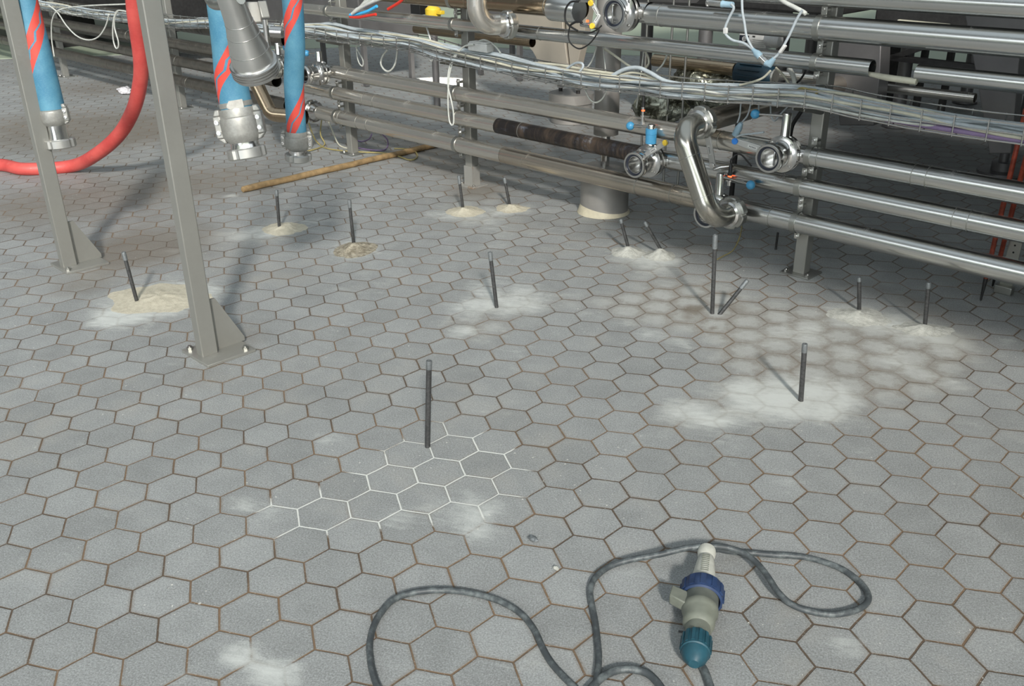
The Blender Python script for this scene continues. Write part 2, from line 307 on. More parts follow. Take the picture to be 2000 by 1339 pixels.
class MB:
    def __init__(s): s.v = []; s.f = []; s.uv = []; s.sharp = 38
    def add(s, vs, fs, uvs=None):
        o = len(s.v); s.v += [Vector(v) for v in vs]
        for i, f in enumerate(fs): s.f.append([o+k for k in f]); s.uv.append(uvs[i] if uvs else [(0.0, 0.0)]*len(f))
        return s
    def box(s, c, size, ax=None, taper=1.0, top=None):
        X, Y, Zz = ax or (U, NN, Z); c = Vector(c); hx, hy, hz = size[0]/2, size[1]/2, size[2]/2; vs = []
        for k in (-1, 1):
            tp = taper if k == 1 else 1.0
            for a, b in ((-1, -1), (1, -1), (1, 1), (-1, 1)): vs.append(c+X*a*hx*tp+Y*b*hy*tp+Zz*k*hz)
        return s.add(vs, [(0, 3, 2, 1), (4, 5, 6, 7), (0, 1, 5, 4), (1, 2, 6, 5), (2, 3, 7, 6), (3, 0, 4, 7)])
    def bar(s, a, b, w, h, side=None):
        a, b = Vector(a), Vector(b); d = (b-a).normalized(); sd = Vector(side) if side is not None else (Z.cross(d) if abs(d.z) < .95 else U)
        sd = (sd-d*sd.dot(d)).normalized(); up = d.cross(sd)
        return s.box((a+b)/2, (w, h, (b-a).length), (sd, up, d))
    def prism(s, poly, o, X, Y, thick):
        """polygon in the X,Y plane through o, thickness along X x Y"""
        n = X.cross(Y).normalized(); k = len(poly); vs = [o+X*p[0]+Y*p[1]-n*thick/2 for p in poly]+[o+X*p[0]+Y*p[1]+n*thick/2 for p in poly]
        return s.add(vs, [list(range(k))[::-1], [k+i for i in range(k)]]+[(i, (i+1) % k, k+(i+1) % k, k+i) for i in range(k)])
    def lathe(s, o, axis, prof, seg=40, closed=False):
        """prof = [(radius, distance along axis)], turned about the axis"""
        x, y, a = frame(Vector(axis)); o = Vector(o); vs = []; n = len(prof)
        for r, h in prof:
            for k in range(seg):
                t = 2*math.pi*k/seg; vs.append(o+a*h+x*(math.cos(t)*r)+y*(math.sin(t)*r))
        fs = []; uvs = []; L = 0.0; Ls = [0.0]
        for i in range(1, n): L += math.hypot(prof[i][0]-prof[i-1][0], prof[i][1]-prof[i-1][1]); Ls.append(L)
        rr = max(p[0] for p in prof)
        for i in range(n-1 if not closed else n):
            j = (i+1) % n
            for k in range(seg):
                k2 = (k+1) % seg; fs.append((i*seg+k, i*seg+k2, j*seg+k2, j*seg+k))
                ua, ub = k/seg*6.283*rr, (k+1)/seg*6.283*rr; uvs.append([(Ls[i], ua), (Ls[i], ub), (Ls[j] if j else L, ub), (Ls[j] if j else L, ua)])
        if not closed:
            if prof[0][0] > 1e-5: fs.append(list(range(seg))[::-1]); uvs.append([(0.0, 0.0)]*seg)
            if prof[-1][0] > 1e-5: fs.append([(n-1)*seg+k for k in range(seg)]); uvs.append([(0.0, 0.0)]*seg)
        return s.add(vs, fs, uvs)
    def tube(s, path, r, seg=12, cap=True, angle_uv=False, u0=0.0):
        P = [Vector(p) for p in path]; n = len(P); rs = r if isinstance(r, (list, tuple)) else [r]*n
        T = [(P[min(i+1, n-1)]-P[max(i-1, 0)]).normalized() for i in range(n)]
        x = frame(T[0])[0]; vs = []; Ls = [u0]
        for i in range(n):
            x = (x-T[i]*x.dot(T[i])).normalized(); y = T[i].cross(x)
            if i: Ls.append(Ls[-1]+(P[i]-P[i-1]).length)
            for k in range(seg):
                t = 2*math.pi*k/seg; vs.append(P[i]+x*(math.cos(t)*rs[i])+y*(math.sin(t)*rs[i]))
        fs = []; uvs = []; w = 1.0 if angle_uv else 6.283*max(rs)
        for i in range(n-1):
            for k in range(seg):
                k2 = (k+1) % seg; fs.append((i*seg+k, i*seg+k2, (i+1)*seg+k2, (i+1)*seg+k))
                ua, ub = k/seg*w, (k+1)/seg*w; uvs.append([(Ls[i], ua), (Ls[i], ub), (Ls[i+1], ub), (Ls[i+1], ua)])
        if cap: fs += [list(range(seg))[::-1], [(n-1)*seg+k for k in range(seg)]]; uvs += [[(0.0, 0.0)]*seg]*2
        return s.add(vs, fs, uvs)
    def ball(s, c, r, seg=20, rings=12, sc=(1, 1, 1)):
        vs = []; fs = []; c = Vector(c)
        for i in range(rings+1):
            p = math.pi*i/rings
            for k in range(seg):
                t = 2*math.pi*k/seg; vs.append(c+Vector((math.sin(p)*math.cos(t)*r*sc[0], math.sin(p)*math.sin(t)*r*sc[1], math.cos(p)*r*sc[2])))
        for i in range(rings):
            for k in range(seg): fs.append((i*seg+k, (i+1)*seg+k, (i+1)*seg+(k+1) % seg, i*seg+(k+1) % seg))
        return s.add(vs, fs)
def pipe_prof(r, L, wall=.002): return [(r-wall, 0), (r, 0), (r, L), (r-wall, L), (r-wall, 0)]
def wpos(o):
    v = Vector((0, 0, 0))
    while o: v += o.location; o = o.parent
    return v
def obj(name, mb, mat, parent=None, label=None, loc=None, bevel=0.0, sharp=None):
    base = wpos(parent)
    if parent is None:
        if loc is None:
            xs = [v.x for v in mb.v]; ys = [v.y for v in mb.v]; zs = [v.z for v in mb.v]; loc = ((min(xs)+max(xs))/2, (min(ys)+max(ys))/2, min(zs))
        base = Vector(loc)
    me = bpy.data.meshes.new(name); me.from_pydata([v-base for v in mb.v], [], mb.f)
    uvl = me.uv_layers.new(name='UVMap'); flat = [c for f in mb.uv for q in f for c in q]
    uvl.data.foreach_set('uv', flat)
    me.polygons.foreach_set('use_smooth', [True]*len(me.polygons)); me.validate(); me.update()
    me.set_sharp_from_angle(angle=math.radians(sharp or mb.sharp))
    me.materials.append(M_[mat] if isinstance(mat, str) else mat)
    o = bpy.data.objects.new(name, me); COL.objects.link(o)
    if parent is None: o.location = base
    else: o.parent = parent
    if bevel:
        b = o.modifiers.new('bevel', 'BEVEL'); b.width = bevel; b.segments = 2; b.limit_method = 'ANGLE'; b.angle_limit = math.radians(40)
    if label: o['label'] = label
    return o
def tag(o, label, cat, group=None, kind=None):
    if label: o['label'] = label
    if cat: o['category'] = cat
    if group: o['group'] = group
    if kind: o['kind'] = kind
    return o
def thing(name, label, cat, loc, group=None):
    o = bpy.data.objects.new(name, None); COL.objects.link(o); o.location = loc; o.empty_display_size = .05
    return tag(o, label, cat, group)
# ------------------------------------------------------------------ floor
WARP = np.array([[0.0707, 0.1102], [-0.0315, -0.1283], [-0.0401, -0.0298], [0.1322, -0.1785], [0.0209, -0.0178], [0.0106, -0.0148], [0.0749, 0.0646], [0.0458, 0.023], [0.0254, 0.0], [0.0066, 0.0458]])
WARP[0, 0] = -0.0707
def lattice(x, y):
    """how the laid tiles run: a regular lattice with the slight drift of the real laying"""
    a = min(max(x/S, -26), 9); b = min(max(y/S, -9), 32); p = (a+5)/15; q = (b-14)/15
    B = np.array([1, p, q, p*p, p*q, q*q, p**3, p*p*q, p*q*q, q**3]); d = B@WARP
    return x/S+d[0], y/S+d[1]
DUST = [(300, 588, .16, 1.1), (360, 575, .12, .9), (215, 625, .07, .9), (250, 610, .08, .7), (520, 456, .10, 1.0), (440, 462, .10, .65), (600, 434, .07, .6), (690, 487, .09, 1.0),
        (905, 416, .09, .9), (1000, 410, .08, .9), (960, 432, .10, .55), (850, 420, .08, .5), (1229, 495, .08, 1.0), (1290, 507, .08, 1.0), (1270, 525, .10, .5),
        (985, 598, .085, 1.0), (900, 648, .05, 1.0), (1025, 572, .08, .8), (905, 600, .07, .75), (1010, 690, .08, .4), (945, 560, .08, .65), (1050, 600, .06, .5), (1560, 768, .11, 1.15), (1500, 785, .10, .95), (1450, 770, .08, .6),
        (1330, 798, .055, 1.1), (1370, 815, .05, .9), (1420, 828, .05, .6), (1600, 795, .08, .9), (1640, 770, .06, .6), (1680, 622, .10, 1.0), (1800, 643, .10, 1.0), (1585, 655, .07, .9), (1730, 690, .06, .7),
        (1655, 700, .05, .7), (1770, 715, .05, .8), (1850, 745, .05, .6), (1150, 612, .05, .7), (1260, 650, .05, .7), (1330, 670, .05, .7), (1215, 630, .045, .5), (1860, 668, .07, .7), (1965, 665, .035, .9), (1500, 660, .06, .5),
        (515, 1003, .045, .7), (470, 985, .03, .6), (465, 1276, .030, 1.4), (520, 1310, .035, 1.3), (555, 1325, .03, 1.1), (345, 1325, .03, .7), (775, 1012, .04, .8), (1660, 1257, .035, .9), (935, 1005, .05, .6), (930, 1040, .05, .6), (650, 855, .035, .8), (860, 845, .06, .5),
        (452, 382, .03, 1.4), (370, 500, .06, .6), (335, 490, .025, 1.1), (205, 492, .02, 1.1), (205, 380, .06, .4), (1250, 1115, .03, .7), (900, 985, .08, .45), (1545, 938, .035, .7), (1720, 1000, .03, .5), (1580, 980, .05, .35), (1240, 860, .03, .4), (1420, 880, .08, .3), (1000, 480, .25, .25), (760, 520, .25, .2), (640, 400, .2, .3), (700, 560, .2, .2), (200, 150, .2, .4), (160, 180, .2, .3)]
HAZE = [(1680, 650, .20, 1.0), (1800, 680, .15, .9), (1560, 660, .18, .9), (1420, 620, .18, .95), (1300, 600, .16, .7), (1640, 710, .15, .8), (1740, 720, .12, .7), (1500, 700, .15, .7), (1350, 560, .15, .5), (1200, 590, .15, .5), (1480, 780, .14, .7), (1350, 810, .10, .6), (1620, 780, .12, .7), (1000, 590, .14, .8), (920, 640, .10, .7), (300, 590, .2, .8), (520, 460, .16, .7), (930, 425, .2, .6), (1260, 510, .15, .7), (1850, 800, .2, .35), (700, 490, .14, .5), (1000, 760, .3, .25), (560, 260, .4, .3), (940, 380, .2, .4)]
STAIN = [(930, 372, .16, .8), (870, 330, .2, .4), (1352, 603, .035, 1.3), (1345, 620, .03, .8), (1445, 603, .05, .7), (1394, 640, .018, 1.0), (240, 500, .14, .7), (150, 560, .12, .6), (1120, 270, .35, .55), (1010, 330, .3, .45),
         (1800, 600, .12, .5), (1880, 660, .12, .5), (1700, 560, .12, .4), (440, 660, .1, .6), (390, 740, .1, .35), (200, 170, .4, .7), (1250, 420, .2, .5), (560, 700, .3, .2), (100, 400, .45, .8), (420, 350, .4, .75), (250, 260, .5, .8), (60, 250, .7, .75), (300, 470, .25, .5), (560, 240, .3, .5), (850, 290, .35, .7), (700, 260, .3, .5), (350, 480, .3, .4), (1350, 480, .14, .5)]
GROUTED = [(830, 920, .13, .9), (900, 900, .12, .9), (700, 960, .08, .75), (960, 940, .09, .7), (560, 1000, .085, .85), (600, 1040, .05, .6), (900, 985, .1, .55), (740, 1010, .07, .6), (860, 850, .07, .7)]
def blobs(L):
    P = [gr(a, b) for a, b, _, _ in L]; return np.array([(p.x, p.y) for p in P]), np.array([l[2] for l in L]), np.array([l[3] for l in L])
def field(xy, L):
    P, r, a = blobs(L); d2 = ((xy[:, None, :]-P[None])**2).sum(2); return np.clip((a*np.exp(-d2/(r*r))).sum(1), 0, 1.3)
def hex_floor():
    xs = np.concatenate([np.arange(-16, -4, .12), np.arange(-4, 1.6, .025), np.arange(1.6, 6.1, .12)]); ys = np.concatenate([np.arange(-8.0, -1.6, .2), np.arange(-1.6, 3.6, .025), np.arange(3.6, 14.1, .12)])
    X, Y = np.meshgrid(xs, ys); xy = np.c_[X.ravel(), Y.ravel()]; nx, ny = len(xs), len(ys)
    me = bpy.data.meshes.new('floor'); V = np.c_[xy, np.zeros(len(xy))]
    i, j = np.meshgrid(np.arange(nx-1), np.arange(ny-1)); a = (j*nx+i).ravel(); fs = np.c_[a, a+1, a+nx+1, a+nx]
    me.from_pydata(V.tolist(), [], fs.tolist())
    lat = np.array([lattice(x, y) for x, y in xy]); uv = me.uv_layers.new(name='lattice'); uv.data.foreach_set('uv', lat[fs.ravel()].ravel())
    for n, L in (('dust', DUST), ('haze', HAZE), ('stain', STAIN), ('grouted', GROUTED)):
        at_ = me.attributes.new(n, 'FLOAT', 'POINT'); at_.data.foreach_set('value', np.concatenate([field(c, L) for c in np.array_split(xy, 40)]))
    me.materials.append(floor_mat()); o = bpy.data.objects.new('floor', me); COL.objects.link(o)
    tag(o, 'grey hexagonal ceramic tile floor with brown joints and drilling dust', 'floor', kind='structure')
hex_floor()
def green_floor():
    t = NT('pale_green_floor_coating'); n = t.noise(t.tc.outputs['Object'], 1.5, 4); t.set(col=t.mix((.30, .36, .27), (.42, .47, .36), n), rough=.45)
    mb = MB(); poly = [(-12, 2.6), (-6.15, 5.32), (-2.9, 6.75), (-.5, 6.2), (3, 5.6), (12, 5.2), (12, 30), (-30, 30), (-30, 2.6)]
    vs = [(x, y, .0) for x, y in poly]+[(x, y, .004) for x, y in poly]; k = len(poly)
    mb.add(vs, [[k+i for i in range(k)][::-1] if False else [k+i for i in range(k)]]+[(i, (i+1) % k, k+(i+1) % k, k+i) for i in range(k)])
    o = obj('floor', mb, t.m, loc=(0, 0, 0)); tag(o, 'pale green coated floor beyond the hexagonal tiles', 'floor', kind='structure')
green_floor()
# unseen slabs added overhead to shade the rack's right-hand half and the tanks
def shade_slabs():
    t = NT('shade_slab_dark'); t.set(col=(.10, .10, .10), rough=.6); M_['shade_slabs'] = t.m
    for c, sz, lab in ((RW(4.78, .16, 1.24), (8.0, 2.32, .08), 'lower unseen slab added to shade the right half of the pipe rack'), (RW(4.1, -5.3, 1.99), (10.0, 9.8, .08), 'upper unseen slab added to darken the tank row')):
        mb = MB(); mb.box(c, sz); tag(obj('shade_slab', mb, 'shade_slabs', loc=c-Z*.04), lab, 'shade_slab', kind='structure')
shade_slabs()
# ------------------------------------------------------------------ dust piles and steel rods
def sand(name, a, b, speck):
    t = NT(name); P = t.tc.outputs['Object']; n = t.noise(P, 60, 6, .7); f = t.noise(P, 420, 3, .7)
    c = t.mix(a, b, t.ramp(n, .35, .65)); c = t.mix(c, (.16, .13, .09), t.M('MULTIPLY', t.ramp(f, .66-speck*.12, .72-speck*.08), .7)); t.set(col=c, rough=.9, spec=.1); t.bump(t.M('ADD', n, t.M('MULTIPLY', f, .6)), .8, .004); return t.m
M_['sand_cream'] = sand('cream_drilling_dust', (.60, .56, .45), (.50, .46, .36), .1)
M_['sand_grey'] = sand('pale_grey_drilling_dust', (.56, .56, .51), (.42, .42, .38), .2)
M_['sand_dark'] = sand('coarse_grey_brown_dust', (.46, .42, .33), (.20, .175, .13), .8)
def mound(px, py, rx, ry, h, mat, label, group=None, seed=0, rough=.25):
    c = gr(px, py); mb = MB(); rings = 16; seg = 56; vs = [c+Z*h]; fs = []
    for i in range(1, rings+1):
        q = i/rings
        for k in range(seg):
            a = 2*math.pi*k/seg; e = 1+rough*noise.noise(Vector((math.cos(a)*1.6+seed*7.1, math.sin(a)*1.6, seed)))+.12*noise.noise(Vector((math.cos(a)*5, math.sin(a)*5, seed+3)))
            x, y = math.cos(a)*rx*q*e, math.sin(a)*ry*q*e
            z = h*(math.exp(-(q*1.75)**2)-math.exp(-3.06))/(1-math.exp(-3.06)); z *= 1+.45*noise.noise(Vector((x*45, y*45, seed*2.0))); z += .0016*(1-q)+.001*noise.noise(Vector((x*160, y*160, seed)))*(1-q)
            vs.append(c+Vector((x, y, max(z, .0006 if i < rings else -.001))))
    for k in range(seg): fs.append((0, 1+k, 1+(k+1) % seg))
    for i in range(rings-1):
        for k in range(seg): a = 1+i*seg; fs.append((a+k, a+seg+k, a+seg+(k+1) % seg, a+(k+1) % seg))
    mb.add(vs, fs); mb.sharp = 180; o = obj('dust_pile', mb, mat, loc=c); return tag(o, label, 'dust pile', 'drilling dust heaped round the steel rods')
mound(312, 582, .155, .115, .010, 'sand_cream', 'wide cream dust pile between the two frame posts', seed=1)
mound(556, 446, .085, .075, .014, 'sand_cream', 'cream dust pile round the rod nearest the wooden pole', seed=2)
mound(694, 487, .075, .085, .020, 'sand_dark', 'coarse grey-brown dust pile left of centre', seed=3, rough=.15)
mound(908, 414, .075, .075, .016, 'sand_cream', 'cream dust pile with dark crumbs in front of the rusty post foot', seed=4)
mound(1000, 407, .065, .06, .014, 'sand_cream', 'smooth cream dust pile right of the rusty post foot', seed=5)
mound(1228, 493, .06, .06, .018, 'sand_grey', 'pale dust pile below the drum, left one of the touching pair', seed=6)
mound(1290, 500, .055, .055, .022, 'sand_grey', 'pale pointed dust pile below the drum, right one of the touching pair', seed=8)
mound(1678, 618, .085, .07, .012, 'sand_grey', 'pale dust pile at the shade edge below the clean lowest pipe', seed=9)
mound(1803, 643, .075, .05, .010, 'sand_grey', 'flat pale dust pile round the rightmost rod', seed=10)
def rod(bx, by, tx, ty, label, sl=.026, rs=.0058, sr=.0066):
    b = gr(bx, by); h = Vector((FW.x, FW.y, 0)); d = ray(tx, ty); top = CAM+d*((b-CAM).dot(h)/d.dot(h)); ax = (top-b).normalized(); L = (top-b).length
    t = thing('steel_rod', label, 'rod', b, 'hollow steel rods stuck in the drilled floor')
    mb = MB(); mb.lathe(b-ax*.006, ax, [(0, 0), (rs, 0), (rs, L-sl*.9+.006)], 18); obj('rod_shaft', mb, 'rod', t)
    mb = MB(); mb.lathe(b+ax*(L-sl), ax, [(rs, 0), (sr, .001), (sr, sl*.93), (sr*.93, sl), (sr*.55, sl), (sr*.5, sl-.012), (0, sl-.012)], 18); obj('sleeve_tip', mb, 'sleeve', t, 'paler grey hollow sleeve')
    mb = MB(); mb.lathe(b+ax*(L-.010), ax, [(0, 0), (sr*.5, 0), (sr*.5, .002), (0, .002)], 14); obj('bore', mb, 'hole', t)
    return t
rod(835, 872, 838, 704, 'long steel rod standing alone in the foreground, nearest the white tile joints', .020, .0061)
rod(970, 600, 957, 492, 'steel rod in thin white dust in the middle of the tiled floor')
rod(1391, 612, 1397, 458, 'tallest steel rod with pale tip, upright below the S-shaped pipe bend', .042, .0060, .0075)
rod(1406, 613, 1460, 547, 'steel rod leaning far to the right from the brown-stained hole', .030)
rod(1678, 606, 1678, 541, 'short upright steel rod at the shade edge with a shiny ring top', .014)
rod(1806, 639, 1814, 551, 'rightmost steel rod, in the flat dust pile by the shade edge', .018)
rod(1564, 782, 1572, 671, 'steel rod in the large white dust patch, right foreground', .022, .0062)
rod(546, 448, 540, 371, 'steel rod with flaking tip just below the end of the wooden pole', .022)
rod(691, 477, 682, 390, 'steel rod standing in the coarse grey-brown dust pile', .028)
rod(268, 590, 241, 492, 'steel rod leaning left between the two frame posts', .026)
rod(905, 411, 896, 343, 'steel rod in front of the rusty post foot', .032, .0056, .0068)
rod(996, 403, 985, 347, 'steel rod right of the rusty post foot with shiny blue-white rim', .022)
rod(1229, 490, 1212, 428, 'steel rod right below the drum, left one of the leaning pair', .014)
rod(1297, 498, 1259, 433, 'strongly left-leaning steel rod, right one of the pair below the drum', .018)
# ------------------------------------------------------------------ the two frame posts in the left foreground
def nut(c, ax, r=.008, h=.007, mb=None):
    mb = mb or MB(); mb.lathe(c, ax, [(0, 0), (r, 0), (r, h), (0, h)], 6); mb.lathe(c+ax*h, ax, [(0, 0), (r*.55, 0), (r*.55, h*.5), (0, h*.5)], 12); return mb
def frame_post(cu, cn, plu, pln, label, bolts):
    """cu,cn centre of the square tube, plu,pln centre of the base plate in rack axes"""
    t = thing('frame_post', label, 'post', RW(plu, pln, 0), 'square steel posts of the hose frame')
    w = .046; mb = MB(); mb.box(RW(cu, cn, .006+1.15), (w*.72, w, 2.3)); obj('post_tube', mb, 'post', t, bevel=.003)
    mb = MB(); mb.box(RW(plu, pln, .004), (.142, .142, .008)); obj('base_plate', mb, 'post', t, bevel=.001)
    mb = MB(); y0 = -w/2; mb.prism([(0, 0), (.090, 0), (.090, .012), (.022, .145), (0, .145)], RW(cu-.004, cn+y0, .008), -NN, Z, .007); obj('gusset', mb, 'post', t)
    for du, dn in bolts: obj('anchor_bolt', nut(RW(plu+du, pln+dn, .008), Z, .0085, .008), 'steel_dull', t)
    return t
frame_post(-.838, 1.640, -.838, 1.607, 'nearer square steel frame post, in front of the red hose', [(-.055, .055), (.054, -.050)])
frame_post(-1.813, 1.622, -1.814, 1.585, 'farther square steel frame post at the left edge, in front of the blue hose', [(.050, .058), (-.052, -.055)])
# ------------------------------------------------------------------ pipes of the rack
PA, PB, PC_, PD, PE = (.06, .185, .0325), (.06, .297, .030), (.06, .395, .030), (.06, .665, .0235), (.06, .760, .034)
def pipe(spec, u0, u1, mat, label, seams=(), name='pipe', group='long steel pipes of the rack', n=None, open0=False):
    n_, z, r = spec; n_ = n_ if n is None else n
    mb = MB(); L = u1-u0; prof = [(r-.0018, .0), (r, 0)]
    k = max(2, int(L/.25))
    for i in range(1, k): prof.append((r, L*i/k))
    prof += [(r, L), (r-.0018, L), (r-.0018, 0)]
    mb.lathe(RW(u0, n_, z), U, prof, 40); o = obj(name, mb, mat, loc=RW(u0, n_, z-r))
    tag(o, label, 'pipe', group)
    for s in seams:
        m2 = MB(); m2.lathe(RW(s, n_, z), U, [(r-.001, 0), (r+.0011, .0006), (r+.0011, .0028), (r-.001, .0034)], 40); obj('weld_seam', m2, 'steel_dull', o)
    return o
pipe(PA, -.205, 2.6, 'pipe_clean', 'lowest rack pipe right of the S-shaped bend, bright and clean', (-.09,))
pipe(PA, -1.30, -.295, 'pipe_old', 'lowest rack pipe between the rusty post and the S-shaped bend, stained brown', (-.47, -.62))
pipe(PA, -2.60, -1.302, 'pipe_mid', 'lowest rack pipe left of the rusty post', (-2.26, -2.18, -2.4))
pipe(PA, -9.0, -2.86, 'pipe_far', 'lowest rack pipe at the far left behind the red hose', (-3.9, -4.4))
pipe(PB, -.49, 2.6, 'pipe_clean', 'second rack pipe from the floor, right part, clean', (.46, .50))
pipe(PB, -1.33, -.60, 'pipe_burnt', 'second rack pipe left of the blue-capped valve, burnt dark brown', (-1.2,))
pipe(PB, -2.78, -1.332, 'pipe_mid', 'second rack pipe left of the rusty post', (-2.2, -2.12, -2.45))
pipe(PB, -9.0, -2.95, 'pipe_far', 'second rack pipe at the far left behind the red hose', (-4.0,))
pipe(PC_, .005, 2.6, 'pipe_clean', 'third rack pipe from the floor, starting at the right-hand valve', (.33, .37, .045))
pipe(PC_, -1.55, -.08, 'pipe_mid', 'third rack pipe running behind the blue-capped valve', (-.3,))
pipe(PC_, -2.42, -1.552, 'pipe_mid', 'third rack pipe from the open left valve to the middle post', (-2.3,))
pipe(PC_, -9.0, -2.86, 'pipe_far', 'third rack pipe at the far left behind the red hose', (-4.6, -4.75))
pipe(PD, -1.40, .165, 'pipe_clean', 'upper thin pipe ending in an open cut right of the right-hand post', (-1.1,))
pipe(PD, -2.72, -1.402, 'pipe_mid', 'upper thin pipe between the hoses and the middle post', (-2.2,))
pipe(PD, .292, 2.6, 'pipe_clean', 'short upper pipe at the right edge with an open left end')
pipe(PE, -.61, 2.6, 'pipe_clean', 'thick topmost pipe right of the actuator valve', (-.56,))
pipe(PE, -2.2, -.90, 'pipe_brown', 'thick topmost pipe left of the actuator, brown tinted', (-1.06, -1.04))
pipe((.06, .845, .028), -.55, 2.6, 'pipe_clean', 'pipe along the top edge at the right')
# plastic strip lying from the cut pipe end to the next pipe
mb = MB(); mb.tube([RW(.15, .06, .650), RW(.22, .075, .647), RW(.30, .075, .645)], [.0062, .0088, .0088], 12, u0=0); tag(obj('plastic_tube', mb, 'cable_cream'), 'pale plastic tube bridging the gap in the upper thin pipe', 'tube')
def back_pipe(p0, p1, n, r, mat, label, ext=0.0):
    a, b = rk(*p0, n), rk(*p1, n); b = Vector((b.x, b.y, (a.z+b.z)/2)); a = Vector((a.x, a.y, b.z)); d = (b-a).normalized(); a = a-d*ext
    mb = MB(); mb.lathe(a, d, pipe_prof(r, (b-a).length), 32); tag(obj('pipe', mb, mat, loc=a-Z*r), label, 'pipe', 'pipes behind the rack')
back_pipe((812, 57), (1040, 82), -.5, .022, 'pipe_brown', 'golden brown pipe end behind the middle post')
back_pipe((1278, 119), (1437, 134), -.5, .024, 'pipe_brown', 'short golden brown pipe leading to the dark motor')
back_pipe((1690, 168), (1905, 190), -.9, .018, 'pipe_mid', 'thin dark pipe behind the cut pipe gap', .5)
back_pipe((100, 22), (560, 60), -.6, .05, 'pipe_far', 'dark thick pipe at the far left behind the cable tray', 3)
back_pipe((60, 48), (420, 92), -.35, .035, 'pipe_far', 'dark pipe between the far left rack pipes', 3)
TRK = [(-9, .585), (-4.9, .53), (-3.9, .548), (-3.2, .585), (-2.37, .597), (-1.78, .600), (-1.505, .578), (-1.3, .571), (-1.03, .560), (-.86, .560), (-.49, .568), (-.295, .578), (-.117, .590), (.046, .600), (.20, .589), (.343, .583), (.476, .582), (.6, .584), (2.6, .59)]
def trz(u):
    for (a, za), (b, zb) in zip(TRK, TRK[1:]):
        if a <= u <= b: q = (u-a)/(b-a); q = q*q*(3-2*q); return za+(zb-za)*q
    return .585
# ------------------------------------------------------------------ posts of the rack
def rack_post(u, top, mat, label, plate=(.10, .09), rust=False, n=0.0, brackets=True):
    t = thing('rack_post', label, 'post', RW(u, n, 0), 'square posts of the pipe rack')
    mb = MB(); mb.box(RW(u, n, top/2+.002), (.040, .040, top-.004)); obj('post_tube', mb, mat, t, bevel=.003)
    mb = MB(); mb.box(RW(u, n, .003), (plate[0], plate[1], .006)); obj('base_plate', mb, 'post_rust' if rust else 'steel_dull', t, bevel=.0008)
    for s in (-1, 1): obj('anchor_bolt', nut(RW(u+s*plate[0]*.38, n+plate[1]*.3, .006), Z, .007, .006), 'steel', t)
    if rust:
        mb = MB(); mb.box(RW(u+.0, n+.0215, .045), (.05, .004, .085)); mb.box(RW(u+.0225, n, .045), (.004, .044, .085)); obj('foot_sleeve', mb, 'post_rust', t, 'rust-brown sleeve round the foot')
    if brackets:
        mb = MB(); mb.prism([(0, 0), (.12, 0), (.12, -.006), (.02, -.030), (0, -.030)], RW(u+.018, n+.02, trz(u)-.053), NN, Z, .003)
        mb.prism([(0, 0), (.12, 0), (.12, -.006), (.02, -.030), (0, -.030)], RW(u-.018, n+.02, trz(u)-.053), NN, Z, .003); obj('tray_bracket', mb, 'steel_dull', t)
    return t
rack_post(0.0, 1.05, 'post', 'rack post at the right, beside the right-hand valve')
rack_post(-1.56, 1.05, 'post', 'middle rack post with a rust-brown foot', rust=True)
rack_post(-2.42, 1.05, 'post', 'rack post behind the open left valve, near the wooden pole')
rack_post(-4.16, 1.05, 'post', 'rack post seen between the near frame post and the big blue hose')
rack_post(-5.95, 1.05, 'post', 'far left rack post seen between blue hose and red hose')
def clamp(spec, u, label, side=1):
    n, z, r = spec; t = thing('pipe_clamp', label, 'clamp', RW(u, n, z-r-.02), 'strap clamps holding pipes to the rack posts')
    mb = MB(); mb.lathe(RW(u-.009, n, z), U, [(r, 0), (r+.0022, 0), (r+.0022, .018), (r, .018)], 36, closed=True); obj('strap', mb, 'steel_dull', t)
    for s in (-1, 1):
        mb = MB(); mb.box(RW(u, n-.012, z+s*(r+.013)), (.018, .003, .026)); mb.box(RW(u, n-.026, z+s*(r+.013)), (.012, .026, .008)); obj('strap_tab', mb, 'steel_dull', t, bevel=.001)
        obj('bolt', nut(RW(u, n-.0105, z+s*(r+.016)), NN, .0062, .005), 'steel', t)
PN = {'a': (PA, 'lowest pipe'), 'b': (PB, 'second pipe'), 'c': (PC_, 'third pipe'), 'd': (PD, 'thin upper pipe'), 'e': (PE, 'thick top pipe')}
for u, where, which in ((-.005, 'at the right-hand rack post', 'abcde'), (-1.575, 'at the middle rack post', 'abcde'), (-2.435, 'at the rack post by the open left valve', 'abd'), (-4.175, 'at the rack post left of the big blue hose', 'abc')):
    for k in which:
        sp, nm = PN[k]; clamp(sp, u+(.02 if (k == 'c' and u > -.1) else 0), 'strap clamp on the %s %s' % (nm, where))
